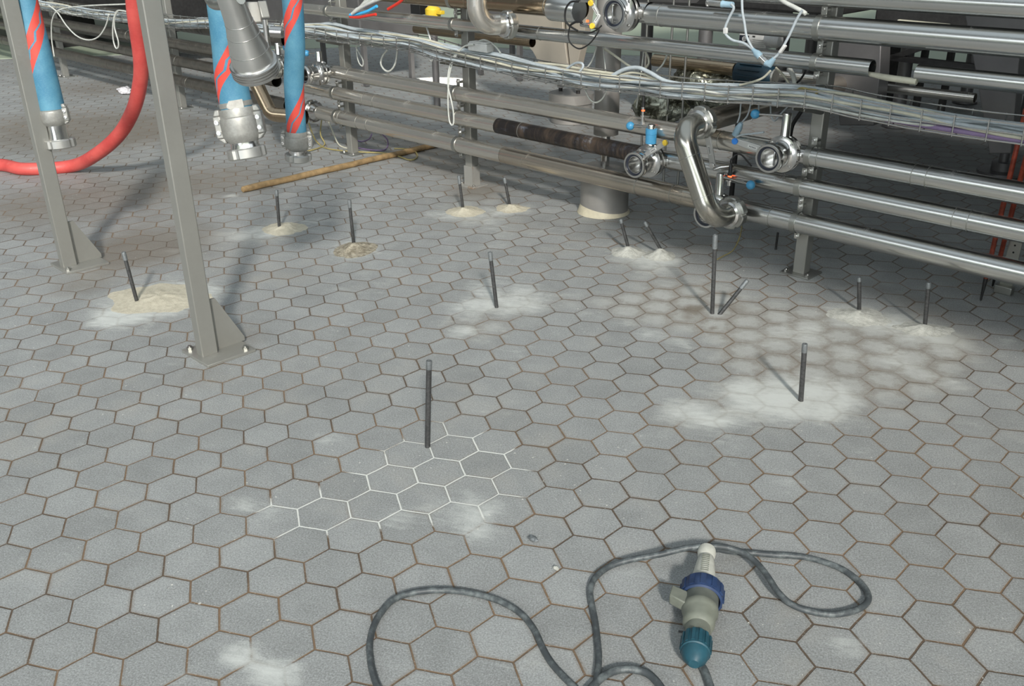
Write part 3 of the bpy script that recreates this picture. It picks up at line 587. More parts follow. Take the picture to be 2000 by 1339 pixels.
# ------------------------------------------------------------------ valves
M_['bar_grey'] = steel('satin_bar_steel', (.52, .52, .50), .35, .1, uv=False, met0=.5)
def arm(t, a, b, w0, w1, dot, dotcol, label_at=.35, thick=.007, mat='bar_grey'):
    """flat tapered bar seen from the front, with a printed label and a coloured cap"""
    a, b = Vector(a), Vector(b); d = (b-a); L = d.length; d.normalize(); s = d.cross(NN).normalized()
    mb = MB(); mb.prism([(0, -w0/2), (L, -w1/2), (L+w1*.35, 0), (L, w1/2), (0, w0/2)], a, d, s, thick); br = obj('sensor_arm', mb, mat, t, bevel=.0012)
    f = d.cross(s).normalized(); f = f if f.dot(NN) > 0 else -f
    c = a+d*(L*label_at)+f*(thick/2+.0006); mb = MB(); mb.box(c, (.030, .009, .0012), (d, s, f)); lb = obj('label_plate', mb, 'label', br, 'white printed label')
    mb = MB()
    for i in range(5): mb.box(c+d*((i-2)*.0045)+f*.0008, (.0022, .0042, .0003), (d, s, f))
    obj('print', mb, 'ink', lb)
    mb = MB(); cc = a+d*(L*.96); mb.lathe(cc+f*(thick/2-.001), f, [(0, 0), (.0095, 0), (.0095, .006), (.0085, .007), (0, .007)], 24); obj('cap', mb, dotcol, br, dot)
    return br, cc, f, d
def ferrule_valve(u, z, n0, n1, label, knob=-1, cap=None, seedz=0.0, stem=.075, arms=(), pipe_r=.030, R=.055, rod_n=.11, knob_du=.105, sensor=False, pipe_side=1):
    t = thing('butterfly_valve', label, 'valve', RW(u, n0, z-R), 'open butterfly valves on the rack')
    r = pipe_r; nf = n0+.030
    # body with flanges
    mb = MB(); o = RW(u, n0-.03, z)
    mb.lathe(o, NN, [(r, 0), (r+.002, .03), (r+.006, .034), (R, .036), (R, .046), (R-.005, .047), (R-.005, .055), (R, .056), (R, .066), (R-.012, .069), (r+.006, .074), (r+.003, .08)], 48); obj('valve_body', mb, 'steel', t)
    L = n1-(n0+.05); mb = MB(); o2 = RW(u, n0+.05, z)
    mb.lathe(o2, NN, [(r+.003, -.01), (r+.003, L*.45), (r+.006, L*.5), (r+.011, L*.58), (r+.0135, L*.66), (r+.0135, L-.002), (r+.012, L), (r+.006, L), (r+.004, L-.007), (r-.003, L-.007), (r-.003, -.01), (r-.003, -.05)], 48); fe = obj('ferrule', mb, 'steel', t, 'open threaded mouth')
    mb = MB(); mb.lathe(RW(u, n1-.008, z), NN, [(r-.0005, 0), (r+.0065, 0), (r+.0065, .004), (r-.0005, .004)], 48, closed=True); obj('seal_ring', mb, 'seal', fe, 'dark blue seal')
    mb = MB(); mb.lathe(RW(u, n0+.008, z), NN, [(0, 0), (r-.001, 0), (r-.001, .002), (0, .004)], 40); obj('bore_end', mb, 'bore', fe)
    # disc turned open
    mb = MB(); mb.box(RW(u+.004, n0+.055, z), (.006, .055, r*1.75)); obj('valve_disc', mb, 'bore', t, bevel=.0028)
    for k in range(4):
        a = math.pi/4+k*math.pi/2; obj('flange_bolt', nut(RW(u+math.cos(a)*(R-.009), n0+.036, z+math.sin(a)*(R-.009)), NN, .0055, .004), 'steel', t)
    # joint to the pipe
    mb = MB(); mb.tube(bend_path([RW(u, n0+.02, z), RW(u, .06, z), RW(u+pipe_side*.075, .06, z)], .035), r-.001, 32, cap=False); obj('joint', mb, 'steel', t)
    # stem, handle rod and knob
    if stem:
        sn = n0+.022; mb = MB(); mb.lathe(RW(u, sn, z+R-.008), Z, [(0, 0), (.0155, 0), (.0155, .004), (.014, .006), (.014, stem-.004), (.012, stem), (0, stem)], 28); st = obj('stem', mb, 'steel', t)
        if cap:
            mb = MB(); mb.lathe(RW(u, sn, z+R+.004), Z, [(.0145, 0), (.0185, 0), (.0185, .030), (.0195, .031), (.0195, .048), (.0145, .050)], 28); obj('stem_cover', mb, cap, st, 'light blue plastic cover')
        hz = z+R-.008+stem-.010; a = RW(u+knob*.010, sn, hz); b = RW(u+knob*knob_du, sn+.006, hz-.006)
        mb = MB(); mb.tube([a, b], [.0042, .0036], 14); hr = obj('handle', mb, 'steel', t)
        mb = MB(); mb.ball(b, .0145); obj('knob', mb, 'blue_plastic', hr, 'blue ball')
        if sensor:
            s0 = RW(u+knob*.038, sn, hz+.005); mb = MB(); mb.lathe(s0, Z, [(0, 0), (.006, 0), (.006, .024), (.0085, .025), (.0085, .030), (.005, .031), (.005, .05), (.0065, .051), (.0065, .058), (0, .058)], 20); se = obj('sensor', mb, 'steel', hr)
            mb = MB(); mb.lathe(s0+Z*.0435, Z, [(.0052, 0), (.0058, .001), (.0058, .004), (.0052, .005)], 16); obj('indicator_light', mb, 'led', se, 'red indicator light')
            mb = MB(); mb.lathe(s0+Z*.058, Z, [(0, 0), (.0058, 0), (.0045, .03), (.003, .04), (0, .04)], 16); obj('cable_plug', mb, 'black', se, 'black cable plug')
            mb = MB(); mb.bar(s0+Z*.027-U*.004, s0+Z*.030+U*.030, .012, .003); obj('sensor_plate', mb, 'steel_dull', se)
    for (p, q, w0, w1, dot, dc, la) in arms: arm(t, p, q, w0, w1, dot, dc, la)
    return t
ferrule_valve(-.062, .395, .065, .175, 'open valve with upright steel stem at the left end of the clean third pipe', knob=-1, arms=[(rk(1497, 296, .125), rk(1434, 274, .15), .026, .017, 'blue cap', 'blue_dot', .42)], rod_n=.1)
ferrule_valve(-.545, .297, .085, .195, 'open valve with light blue stem cover, at the right end of the burnt pipe', knob=-1, cap='blue_plastic', arms=[(rk(1262, 302, .15), rk(1303, 277, .17), .017, .017, 'yellow cap', 'yellow', .38)], sensor=True, knob_du=.085, pipe_side=1)
ferrule_valve(-.262, .181, .085, .182, 'open valve half hidden behind the lower end of the S-shaped bend', knob=1, sensor=False, knob_du=.115, pipe_side=1)
ferrule_valve(-.685, .765, .085, .155, 'open valve at the top edge beside the actuator cylinder', stem=0, knob=1, R=.062, pipe_r=.034)
ferrule_valve(-2.455, .395, .10, .215, 'open valve at the left end of the third pipe, beside the slim blue hose', stem=.05, knob=-1, cap=None, knob_du=.09)
ferrule_valve(-2.80, .395, .10, .17, 'valve behind the steel cone coupling, seen between the two middle hoses', stem=.06, knob=1, knob_du=.08, pipe_side=-1)
# red light and black plug of the sensor above the lower handle
t = thing('position_sensor', 'small sensor with red light above the lowest blue ball handle', 'sensor', rk(1423, 362, .10))
s0 = rk(1424, 362, .10); mb = MB(); mb.lathe(s0, Z, [(0, 0), (.0065, 0), (.0065, .014), (.012, .015), (.012, .019), (.0055, .020), (.0055, .034), (0, .034)], 20); obj('sensor_body', mb, 'steel', t)
mb = MB(); mb.lathe(s0+Z*.027, Z, [(.0056, 0), (.0063, .001), (.0063, .004), (.0056, .005)], 16); obj('indicator_light', mb, 'led', t, 'red indicator light')
mb = MB(); mb.lathe(s0+Z*.034, Z, [(0, 0), (.0068, 0), (.006, .028), (.0035, .036), (0, .036)], 16); obj('cable_plug', mb, 'black', t, 'black plug')
mb = MB(); mb.tube(smooth_path([s0+Z*.068, rk(1428, 312, .10), rk(1438, 302, .09), rk(1449, 303, .08), rk(1464, 320, .08), rk(1468, 325, .08)]), .0026, 8); obj('cable', mb, 'black', t)
def slotted_nut(name, c, ax, R, r, h, t, mat='steel', slots=6, label=None):
    """round union nut with slots"""
    mb = MB(); seg = slots*12; prof_o = []; x, y, a = frame(ax); vs = []; fs = []
    for j, (rr, hh) in enumerate(((r, 0), (R-.003, 0), (R, .003), (R, h-.003), (R-.003, h), (r, h))):
        for k in range(seg):
            cut = (k % 12) in (0, 1) and 0 < j < 5; q = rr-(.0045 if cut else 0); th = 2*math.pi*k/seg; vs.append(c+a*hh+x*math.cos(th)*q+y*math.sin(th)*q)
    for j in range(6):
        j2 = (j+1) % 6
        for k in range(seg): k2 = (k+1) % seg; fs.append((j*seg+k, j*seg+k2, j2*seg+k2, j2*seg+k))
    mb.add(vs, fs); mb.sharp = 28; return obj(name, mb, mat, t, label)
# the S-shaped swing bend
def s_bend(path, r, rad, label, nuts, loc, seams=(), mat='pipe_bend', name='pipe_bend'):
    t = thing(name, label, 'pipe bend', loc, 'detachable pipe bends')
    P = bend_path(path, rad, 12); mb = MB(); mb.tube(P, r, 40, cap=False); b = obj('bent_tube', mb, mat, t)
    for (c, ax) in seams:
        m2 = MB(); m2.lathe(c, ax, [(r-.001, 0), (r+.0008, .0005), (r+.0008, .002), (r-.001, .0025)], 40); obj('weld_seam', m2, 'steel_dull', b)
    for (c, ax, R, h) in nuts:
        slotted_nut('union_nut', c, ax, R, r+.001, h, t, 'steel_dull')
        m2 = MB(); m2.lathe(c+ax*(h*.2), ax, [(r, 0), (r+.007, 0), (r+.007, h+.006), (r, h+.012)], 40); obj('collar', m2, 'steel', t)
    return t
sp = [RW(-.325, .13, .462), RW(-.318, .262, .458), RW(-.186, .262, .200), RW(-.188, .13, .196)]
dS = (sp[2]-sp[1]).normalized()
s_bend(sp, .0345, .062, 'S-shaped steel pipe bend in front of the rack, between the two right valves', [(sp[0]+NN*.0, NN, .052, .028), (sp[3]-NN*.0, NN, .052, .028)], RW(-.25, .2, .14), [(sp[1]+dS*.085, dS), (sp[1]+dS*.215, dS)])
mb = MB(); mb.lathe(RW(-.325, .135, .462), -NN, [(.032, 0), (.041, .001), (.041, .018), (.034, .02), (.034, .9), (.030, .9), (.030, .0)], 36); tag(obj('pipe', mb, 'pipe_old', loc=RW(-.325, -.3, .43)), 'dark pipe running back from the top of the S-shaped bend', 'pipe', 'pipes behind the rack')
t = thing('sensor_arm', 'flat vertical sensor arm with white label hanging right of the S-shaped bend', 'bracket', rk(1392, 334, .10))
arm(t, rk(1380, 252, .13), rk(1393, 325, .12), .020, .020, 'steel pivot', 'steel', .55)
mb = MB(); mb.tube([rk(1393, 331, .12), rk(1408, 326, .10), rk(1432, 324, .09)], .005, 12); obj('sensor', mb, 'steel', t)
sp = [RW(-2.80, .14, .385), RW(-2.795, .285, .375), RW(-2.66, .285, .20), RW(-2.50, .20, .195)]
s_bend(sp, .0335, .055, 'curved steel pipe bend between the two middle blue hoses', [(sp[0], NN, .05, .026)], RW(-2.65, .22, .15), mat='pipe_brown')
t = thing('pipe_coupling', 'steel union at the left end of the lowest pipe behind the slim hose', 'coupling', RW(-2.62, .06, .13))
slotted_nut('union_nut', RW(-2.66, .06, .185), U, .054, .03, .03, t); mb = MB(); mb.lathe(RW(-2.63, .06, .185), U, [(.03, 0), (.042, .002), (.042, .016), (.034, .03), (.034, .05)], 36); obj('collar', mb, 'steel', t)
# elbow at the top edge near the middle post
sp = [RW(-1.235, .25, .92), RW(-1.235, .25, .70), RW(-1.20, .10, .695)]
s_bend(sp, .036, .07, 'steel elbow hanging into the top edge right of the middle post', [(RW(-1.19, .125, .695), (NN*.94-U*.15).normalized(), .050, .026)], RW(-1.22, .2, .65), mat='pipe_mid')
# actuator cylinder on the top valve
t = thing('valve_actuator', 'brushed steel actuator cylinder at the top edge with yellow-capped sensor arms', 'valve actuator', RW(-.95, .10, .70))
mb = MB(); mb.lathe(RW(-1.02, .09, .758), U, [(0, 0), (.036, 0), (.041, .004), (.042, .01), (.042, .125), (.039, .131), (0, .133)], 48); obj('cylinder', mb, 'pipe_clean', t)
arm(t, rk(1168, 27, .16), rk(1155, 4, .17), .012, .016, 'yellow cap', 'yellow', .3); arm(t, rk(1172, 29, .16), rk(1158, 52, .17), .012, .017, 'yellow cap', 'yellow', .3)
for a, b in (((1127, 0), (1150, 1)), ((1135, 48), (1157, 52))):
    mb = MB(); mb.tube([rk(*a, .16), rk(*b, .16)], .0068, 16); obj('sensor', mb, 'steel', t)
mb = MB(); mb.lathe(rk(1146, 41, .165), U, [(0, 0), (.004, 0), (.004, .006), (0, .006)], 12); obj('indicator_light', mb, 'led', t, 'red indicator light')
for pts, r in (([(1130, 3), (1115, 4), (1105, 18), (1104, 38), (1112, 50), (1128, 60)], .0035), ([(1160, 55), (1170, 58), (1158, 78), (1145, 90), (1130, 95), (1115, 85), (1110, 70), (1113, 52)], .0026), ([(1137, 44), (1128, 42), (1118, 46), (1112, 52)], .004), ([(1175, 50), (1166, 58), (1152, 64), (1140, 64)], .0026)):
    mb = MB(); mb.tube(smooth_path([rk(x, y, .17) for x, y in pts]), r, 8); obj('sensor_cable', mb, 'black', t, 'thin black cable')
# ------------------------------------------------------------------ hanging hoses
def clamp_coupling(t, c, ax, R, h, nut_R, mat='cast', bolts=True, turn=0.0, gap=.012, nut_h=None, side=None):
    """two bolted clamp shells round the hose end, neck and slotted union nut below; ax points down the hose"""
    x, y, a = frame(ax); s = Vector(side) if side is not None else R2.copy(); s = (s-a*s.dot(a)).normalized(); f = a.cross(s).normalized(); f = f if f.dot(CAM-c) > 0 else -f
    mb = MB(); r0 = R*.80
    mb.lathe(c, ax, [(r0, 0), (R*.90, -.002), (R*.93, h*.05), (R*.93, h*.22), (R, h*.25), (R*1.02, h*.32), (R*1.02, h*.74), (R*.95, h*.86), (R*.74, h), (R*.60, h)], 44)
    sh = obj('clamp_shell', mb, mat, t)
    for q in (-1, 1):
        mb = MB(); o = c+s*q*(R*1.06)+a*(h*.47)+f*R*.12; mb.box(o, (R*.42, R*.50, h*.66), (s, f, a)); mb.prism([(-R*.2, -h*.33), (R*.2, -h*.33), (R*.05, -h*.52), (-R*.2, -h*.52)], o, s*q, a, R*.4); mb.prism([(-R*.2, h*.33), (R*.2, h*.33), (-R*.1, h*.50), (-R*.25, h*.50)], o, s*q, a, R*.4); fl = obj('clamp_flange', mb, mat, t, bevel=.003)
        for j in (-1, 1):
            cc = o+f*(R*.26)+a*(j*h*.155)+s*q*0.001; mb = MB(); mb.lathe(cc-f*.001, f, [(0, 0), (R*.125, 0), (R*.125, .004), (R*.075, .0042), (R*.07, .002), (0, .002)], 20); obj('bolt', mb, 'steel', fl)
    n0 = c+a*(h*.97); mb = MB(); mb.lathe(n0, ax, [(R*.62, 0), (R*.72, 0), (R*.72, gap*.6), (R*.80, gap+.006), (R*.80, gap+.012), (R*.6, gap+.012)], 40); obj('neck', mb, 'steel', t)
    nh = nut_h or h*.36
    slotted_nut('union_nut', n0+a*gap, a, nut_R, R*.62, nh, t, 'nut_steel', 4)
def hose(pts, r, mat, name, label, cpl=None, band=None, group='blue hoses with red spiral stripe hanging from the frame', u0=0.0):
    t = thing(name, label, 'hose', pts[-1], group); P = smooth_path(pts, 16)
    mb = MB(); mb.tube(P, r, 36, angle_uv=True, u0=u0); obj('hose_body', mb, mat, t)
    if cpl: clamp_coupling(t, P[-1]-(P[-1]-P[-4]).normalized()*.012, (P[-1]-P[-4]), **cpl)
    if band is not None:
        i = int(len(P)*band); c = P[i]; a = (P[i+1]-P[i-1]).normalized()
        mb = MB(); mb.lathe(c-a*.006, a, [(r-.001, 0), (r+.0015, 0), (r+.0015, .012), (r-.001, .012)], 36, closed=True)
        f = (CAM-c); f = (f-a*f.dot(a)).normalized(); s = a.cross(f); mb.prism([(-.017, -.010), (.015, -.010), (.022, 0), (.022, .006), (.015, .010), (-.017, .010)], c+f*(r+.001), s, a, .004); obj('hose_band', mb, 'cast', t, 'metal hose band')
    return t
M_['hose_big'] = bluehose(.295, .36, .09); M_['hose_slim'] = bluehose(.451, .28, .12); M_['hose_left'] = bluehose(.264, .39, .115)
hose([rk(424, -90, 1.5), rk(436, 0, 1.5), rk(446, 90, 1.5), rk(452, 160, 1.5), rk(465, 222, 1.5)], .0385, M_['hose_big'], 'blue_hose', 'big blue hose with steel band, behind the steel cone coupling', dict(R=.047, h=.080, nut_R=.0475, nut_h=.026, gap=.016), band=.90)
hose([rk(560, -90, 1.26), rk(571, 0, 1.26), rk(576, 90, 1.26), rk(574, 160, 1.26), rk(580, 264, 1.26)], .0265, M_['hose_slim'], 'blue_hose', 'slim blue hose hanging beside the open left valve', dict(R=.034, h=.052, nut_R=.0365, nut_h=.020, gap=.012))
hose([rk(24, -90, 1.57), rk(47, 0, 1.57), rk(74, 100, 1.57), rk(102, 213, 1.57)], .0385, M_['hose_left'], 'blue_hose', 'blue hose at the far left, partly hidden by a frame post', dict(R=.040, h=.062, nut_R=.046, nut_h=.028, gap=.045, side=(.97, .25, 0)))
# red hose: lies on the floor, then rises in a wide loop
def red_pts():
    A = gr(50, 330, .028); B = gr(140, 324, .030); L = [gr(-260, 300, .028), gr(-90, 325, .028), gr(0, 322, .028), A, B]
    for x, y, d in ((190, 300, 4.12), (233, 262, 3.98), (260, 215, 3.86), (273, 165, 3.75), (275, 120, 3.66), (269, 70, 3.58), (262, 20, 3.5), (257, -60, 3.4)): L.append(at(x, y, d))
    return L
t = thing('red_hose', 'thick red rubber hose looping up from the floor behind the frame posts', 'hose', gr(50, 330)); mb = MB(); mb.tube(smooth_path(red_pts(), 10), .0285, 28); obj('hose_body', mb, 'red_hose', t)
# steel cone coupling hanging between the hoses
M_['cone'] = steel('spun_steel', (.82, .81, .78), .30, .04, seed=5.5)
def cone():
    a0, a1 = rk(452, 2, 1.655), rk(499, 132, 1.60); ax = (a1-a0).normalized(); L = (a1-a0).length; k = 1.9/F
    t = thing('reducer_coupling', 'large steel cone coupling with threaded rim hanging in front of the big blue hose', 'coupling', a1)
    mb = MB(); mb.lathe(a0, ax, [(.024, -.03), (.0265, -.01), (.0268, L*.10), (.0285, L*.30), (.0345, L*.50), (.0405, L*.70), (.0440, L*.84), (.0445, L*.93), (.030, L*.93)], 56); obj('cone_body', mb, 'cone', t)
    for h, r in ((L*.30, .0290), (L*.47, .0340), (L*.71, .0410)):
        mb = MB(); mb.lathe(a0+ax*h, ax, [(r-.002, 0), (r+.0005, .0004), (r+.0005, .0016), (r-.002, .002)], 48); obj('weld_seam', mb, 'steel', t)
    mb = MB(); pr = [(.030, 0), (.049, 0)]
    for i in range(4): pr += [(.0515, .002+i*.0062), (.0515, .0045+i*.0062), (.0490, .0055+i*.0062), (.0490, .0072+i*.0062)]
    pr += [(.048, .029), (.041, .030), (.041, .012), (.030, .012)]
    mb.lathe(a0+ax*(L*.90), ax, pr, 64); obj('threaded_rim', mb, 'steel', t)
    mb = MB(); mb.tube(smooth_path([rk(404, -12, 1.64), rk(416, 8, 1.64), rk(440, 9, 1.65), rk(470, -2, 1.65)]), [.010]*25, 14); obj('clamp_lever', mb, 'steel_dull', t)
    mb = MB(); mb.tube([a0-ax*.03, a0-ax*.2], .024, 30); obj('hose_end', mb, 'steel_dull', t)
cone()
t = thing('blue_capped_valve', 'blue-capped lever fitting at the top edge right of the steel cone coupling', 'valve', at(500, 30, 2.3))
mb = MB(); mb.box(at(510, -13, 2.3), (.070, .05, .022)); obj('cap', mb, 'blue_dot', t, 'dark blue cap', bevel=.004)
mb = MB(); mb.bar(at(493, 4, 2.3), at(500, 46, 2.3), .030, .012); mb.bar(at(511, 2, 2.28), at(519, 36, 2.28), .022, .010); obj('lever', mb, 'post', t, bevel=.003)
t = thing('manual_valve', 'small hand valve with steel stem beside the cone coupling', 'valve', at(540, 90, 4.3))
mb = MB(); mb.lathe(at(530, 62, 4.3), Vector((1, .1, -.05)), [(0, 0), (.026, 0), (.026, .055), (0, .055)], 24); mb.lathe(at(520, 60, 4.3), Z, [(0, -.09), (.013, -.09), (.013, .05), (0, .05)], 16); obj('valve_body', mb, 'steel', t)
mb = MB(); mb.bar(at(548, 50, 4.3), at(556, 26, 4.3), .012, .006); obj('lever', mb, 'steel', t)
# ------------------------------------------------------------------ wooden pole
a, b = gr(474, 370, .014), gr(872, 278, .014); d = (b-a).normalized()
mb = MB(); P = [a-d*.004, a, a+d*.02]+[a+d*((b-a).length*k/14)+Z*.0012*math.sin(k*1.7) for k in range(1, 15)]; mb.tube(P, [.007, .0125, .0138]+[.0140+.0004*math.sin(k*2.3) for k in range(1, 15)], 20)
tag(obj('wooden_pole', mb, 'wood'), 'brown wooden pole lying on the tiles in front of the rack', 'pole')
# ------------------------------------------------------------------ wire cable tray
def tray():
    t = thing('wire_cable_tray', 'galvanised wire basket tray running along the rack below the thin upper pipe', 'cable tray', RW(-1, .09, .53))
    us = [-8.6+.12*i for i in range(52)]+[-2.35+.043*i for i in range(115)]
    mb = MB()
    for n, dz in ((.145, 0), (.145, -.024), (.145, -.047), (.115, -.048), (.085, -.048), (.055, -.048), (.03, -.047), (.03, -.022), (.03, 0)):
        mb.tube([RW(u, n, trz(u)+dz) for u in us], .0023, 6)
    obj('long_wires', mb, 'steel', t)
    mb = MB(); u = -8.6
    while u < 2.5:
        z = trz(u); mb.tube([RW(u, .1468, z+.004), RW(u, .1468, z-.050), RW(u, .0285, z-.050), RW(u, .0285, z+.004)], .0023, 6); u += .0845
    o = obj('cross_wires', mb, 'steel', t); return t
tray()
def cable(pts, r, mat, label, group=None, k=8, name='cable', cat='cable'):
    mb = MB(); mb.tube(smooth_path(pts, k), r, 10); return tag(obj(name, mb, mat), label, cat, group)
rnd = random.Random(3)
ADJ = ['grey-blue', 'pale grey', 'cream', 'light grey', 'blue-grey']
for i in range(18):
    uu = []; u = -8.5+rnd.random()*.2; ph = rnd.random()*6; base_n = .045+.085*((i*7) % 22)/22; r = rnd.choice([.0036, .0044, .0052, .0062])
    hgt = -.040+.0065*(i % 5); fr = rnd.uniform(1.2, 3.2)
    while u < 2.5: uu.append(u); u += .16
    end_u = 2.5 if i % 4 else rnd.uniform(-.4, .8)
    pts = []
    for j, q in enumerate(uu):
        if q > end_u: break
        n = min(max(base_n+.028*math.sin(q*fr+ph)+.012*rnd.uniform(-1, 1), .038), .137); z = trz(q)+hgt+.010*math.sin(q*2.3*fr+ph*2)+.006*rnd.uniform(-1, 1)
        if -2.6 < q < -.9: z += .012
        pts.append(RW(q, n, max(z, trz(q)-.041)))
    if len(pts) < 3: continue
    cable(pts, r, ['cable', 'cable_light', 'cable', 'cable_cream', 'cable'][i % 5], 'thin signal cable lying loosely among others in the wire tray', 'cables lying in the wire tray', 5)
cable([RW(.25, .118, .546), RW(.6, .128, .543), RW(1.2, .12, .545), RW(2.4, .12, .55)], .0075, 'cable_purple', 'lilac cable at the bottom of the wire tray near the right edge')
cable([RW(-.1, .11, .548), RW(.1, .10, .575), RW(.3, .10, .562), RW(.6, .10, .566), RW(1.2, .1, .57), RW(2.4, .1, .57)], .0115, 'cable', 'thickest grey cable in the right half of the wire tray')
cable([rk(x, y, .10) for x, y in ((1100, 140), (1122, 124), (1137, 124), (1137, 134), (1120, 146), (1080, 150))], .0042, 'cable', 'grey cable loop rising from the tray before the tall tank leg')
cable([rk(x, y, .09) for x, y in ((1190, 152), (1218, 136), (1245, 132), (1270, 142), (1300, 158), (1350, 168))], .0068, 'cable', 'thick grey cable arching out of the tray above the blue-capped valve')
cable([rk(x, y, .08) for x, y in ((1200, 150), (1230, 142), (1258, 145), (1280, 155), (1320, 164))], .004, 'cable_cream', 'cream cable arching beneath the thick grey one')
cable([rk(x, y, .13) for x, y in ((925, 87), (906, 91), (891, 108), (880, 135), (876, 165), (875, 200), (877, 232), (882, 244), (886, 238), (885, 215), (880, 190), (875, 168), (876, 140), (884, 115), (895, 98))], .0032, 'cable_light', 'long pale cable loop hanging from the wrapped box to the second pipe')
cable([rk(x, y, .04) for x, y in ((757, 96), (747, 110), (744, 125), (752, 137), (762, 138), (772, 124), (776, 98))], .0042, 'cable_light', 'grey-white cable loop below the tray over the far floor')
cable([rk(x, y, .035) for x, y in ((828, 41), (832, 50), (838, 68), (844, 90), (847, 108), (843, 119), (838, 112), (834, 98), (833, 82))], .0036, 'white_plastic', 'bright white cable loop crossing the tray left of the middle post')
cable([rk(x, y, .04) for x, y in ((697, 84), (697, 88), (697, 105), (701, 122), (708, 129), (709, 118), (702, 104), (695, 92))], .003, 'cable_light', 'thin pale cable loop beside the rack post near the slim hose')
cable([rk(x, y, .05) for x, y in ((1139, 162), (1144, 178), (1152, 193), (1163, 200), (1176, 193), (1184, 178), (1187, 160))], .0028, 'cable_light', 'thin pale cable loop in front of the tall tank leg')
cable([rk(x, y, .0) for x, y in ((1165, 92), (1158, 115), (1150, 128), (1143, 135))], .0032, 'cable_light', 'short pale cable dropping to the tray before the tall tank leg')
cable([rk(x, y, .0) for x, y in ((1178, 92), (1181, 120), (1183, 140))], .002, 'cable_light', 'thin straight wire dropping to the tray before the tall tank leg')
cable([rk(x, y, .0) for x, y in ((1180, 95), (1200, 108), (1222, 124), (1240, 135))], .0042, 'cable_cream', 'cream cable slanting down to the arched cable')
cable([rk(x, y, .0) for x, y in ((1258, 98), (1266, 112), (1267, 124), (1260, 134))], .0038, 'cable_cream', 'short cream cable under the thin upper pipe')
cable([rk(x, y, .0) for x, y in ((1257, 94), (1257, 100), (1254, 130), (1250, 160), (1243, 210))], .0026, 'cable_light', 'straight pale wire hanging down beside the foil bundle')
cable([rk(x, y, .0) for x, y in ((1303, 106), (1295, 125), (1283, 138))], .0032, 'cable_light', 'short pale cable at the left end of the golden pipe')
cable([rk(x, y, .09) for x, y in ((1505, 138), (1490, 152), (1470, 160), (1445, 166))], .0034, 'cable_cream', 'greenish cable running from the plug connector to the tray')
cable([rk(x, y, -.02) for x, y in ((1515, 132), (1528, 145), (1538, 158), (1542, 166))], .0036, 'cable_cream', 'cream cable left of the right-hand rack post')
cable([rk(x, y, -.02) for x, y in ((1541, 133), (1549, 148), (1553, 164))], .0075, 'cable_light', 'thick pale conduit left of the right-hand rack post')
cable([rk(x, y, -.02) for x, y in ((1579, 120), (1570, 145), (1558, 160), (1540, 170))], .0032, 'black', 'black cable left of the right-hand rack post')
cable([rk(x, y, .10) for x, y in ((1585, 177), (1565, 172), (1556, 180), (1566, 188), (1588, 187), (1596, 179), (1585, 175), (1562, 176))], .0036, 'cable_yellow', 'coiled olive cable on the tray at the right-hand rack post')
cable([rk(x, y, .10) for x, y in ((1700, 217), (1712, 208), (1740, 210), (1766, 216), (1771, 224))], .0045, 'cable', 'grey cable bulging out of the tray right of the right-hand post')
for pts, lab in (([(1447, 200), (1445, 225), (1440, 240)], 'pale wire hanging under the tray above the vertical sensor arm'), ([(1467, 200), (1460, 225), (1448, 240), (1440, 252)], 'grey wire curving down to the plug beside the blue ball'), ([(1505, 203), (1506, 225), (1513, 236), (1525, 222), (1542, 204)], 'grey wire looping under the tray left of the upright stem'), ([(1482, 203), (1480, 222), (1468, 234)], 'thin grey wire left of the upright stem')):
    cable([rk(x, y, .03) for x, y in pts], .0026, 'cable', lab)
cable([rk(x, y, .0) for x, y in ((1575, 203), (1560, 225), (1548, 245), (1543, 270))], .006, 'black', 'dark purple-black cable bundle behind the upright valve stem')
cable([rk(x, y, .10) for x, y in ((1437, 268), (1450, 263), (1470, 261), (1492, 258))], .0030, 'cable', 'grey cable lying over the third pipe left of the clean valve')
t = thing('cable_plug', 'dark grey plug hanging left of the right-hand blue ball', 'plug', rk(1440, 262, .08)); mb = MB(); mb.tube([rk(1448, 240, .08), rk(1443, 250, .08), rk(1435, 264, .08)], [.006, .0115, .010], 14); obj('plug_body', mb, 'conn_blue', t)
# cables on the far left
for pts, n, lab in (([(250, 8), (160, 12), (115, 20), (102, 40), (101, 75), (106, 110)], .16, 'pale cable hanging straight down before the far left pipes'), ([(95, 10), (112, 24), (130, 50), (150, 70), (172, 78), (192, 72), (206, 52), (213, 28)], .16, 'pale cable sagging in a wide bow before the far left pipes'), ([(245, 22), (228, 22), (221, 45), (221, 75), (226, 93), (231, 92), (231, 80), (224, 55), (224, 35), (230, 22)], .17, 'narrow pale cable loop left of the red hose')):
    cable([rk(x, y, n) for x, y in pts], .0045, 'cable_light', lab)
for i, pts in enumerate((([(603, 240), (612, 265), (622, 280), (640, 290), (690, 296), (760, 300), (800, 312), (815, 305), (805, 292), (770, 290)]), ([(628, 235), (626, 262), (634, 282), (612, 292), (590, 296)]), ([(642, 238), (652, 262), (664, 284), (690, 292)]), ([(726, 262), (720, 272), (705, 276), (690, 270)]), ([(742, 258), (756, 272), (757, 285), (748, 293), (720, 292), (690, 287)]))):
    q = [gr(x, y, .006 if j > 1 else .10-.05*j) for j, (x, y) in enumerate(pts)]
    cable(q, .0036, ['cable_yellow', 'cable_yellow', 'cable_cream', 'cable_purple', 'cable_purple'][i], ['olive cable winding over the floor past the wooden pole', 'olive cable end under the slim hose', 'cream cable dropping to the floor left of the rack post', 'small purple cable loop behind the rack post foot', 'larger purple cable loop right of the rack post foot'][i])
cable([gr(1449, 440, .07), gr(1445, 462, .045), gr(1432, 488, .01), gr(1412, 500, .005), gr(1401, 506, .005)], .0022, 'cable_yellow', 'thin olive wire hanging from the lowest valve to the floor')
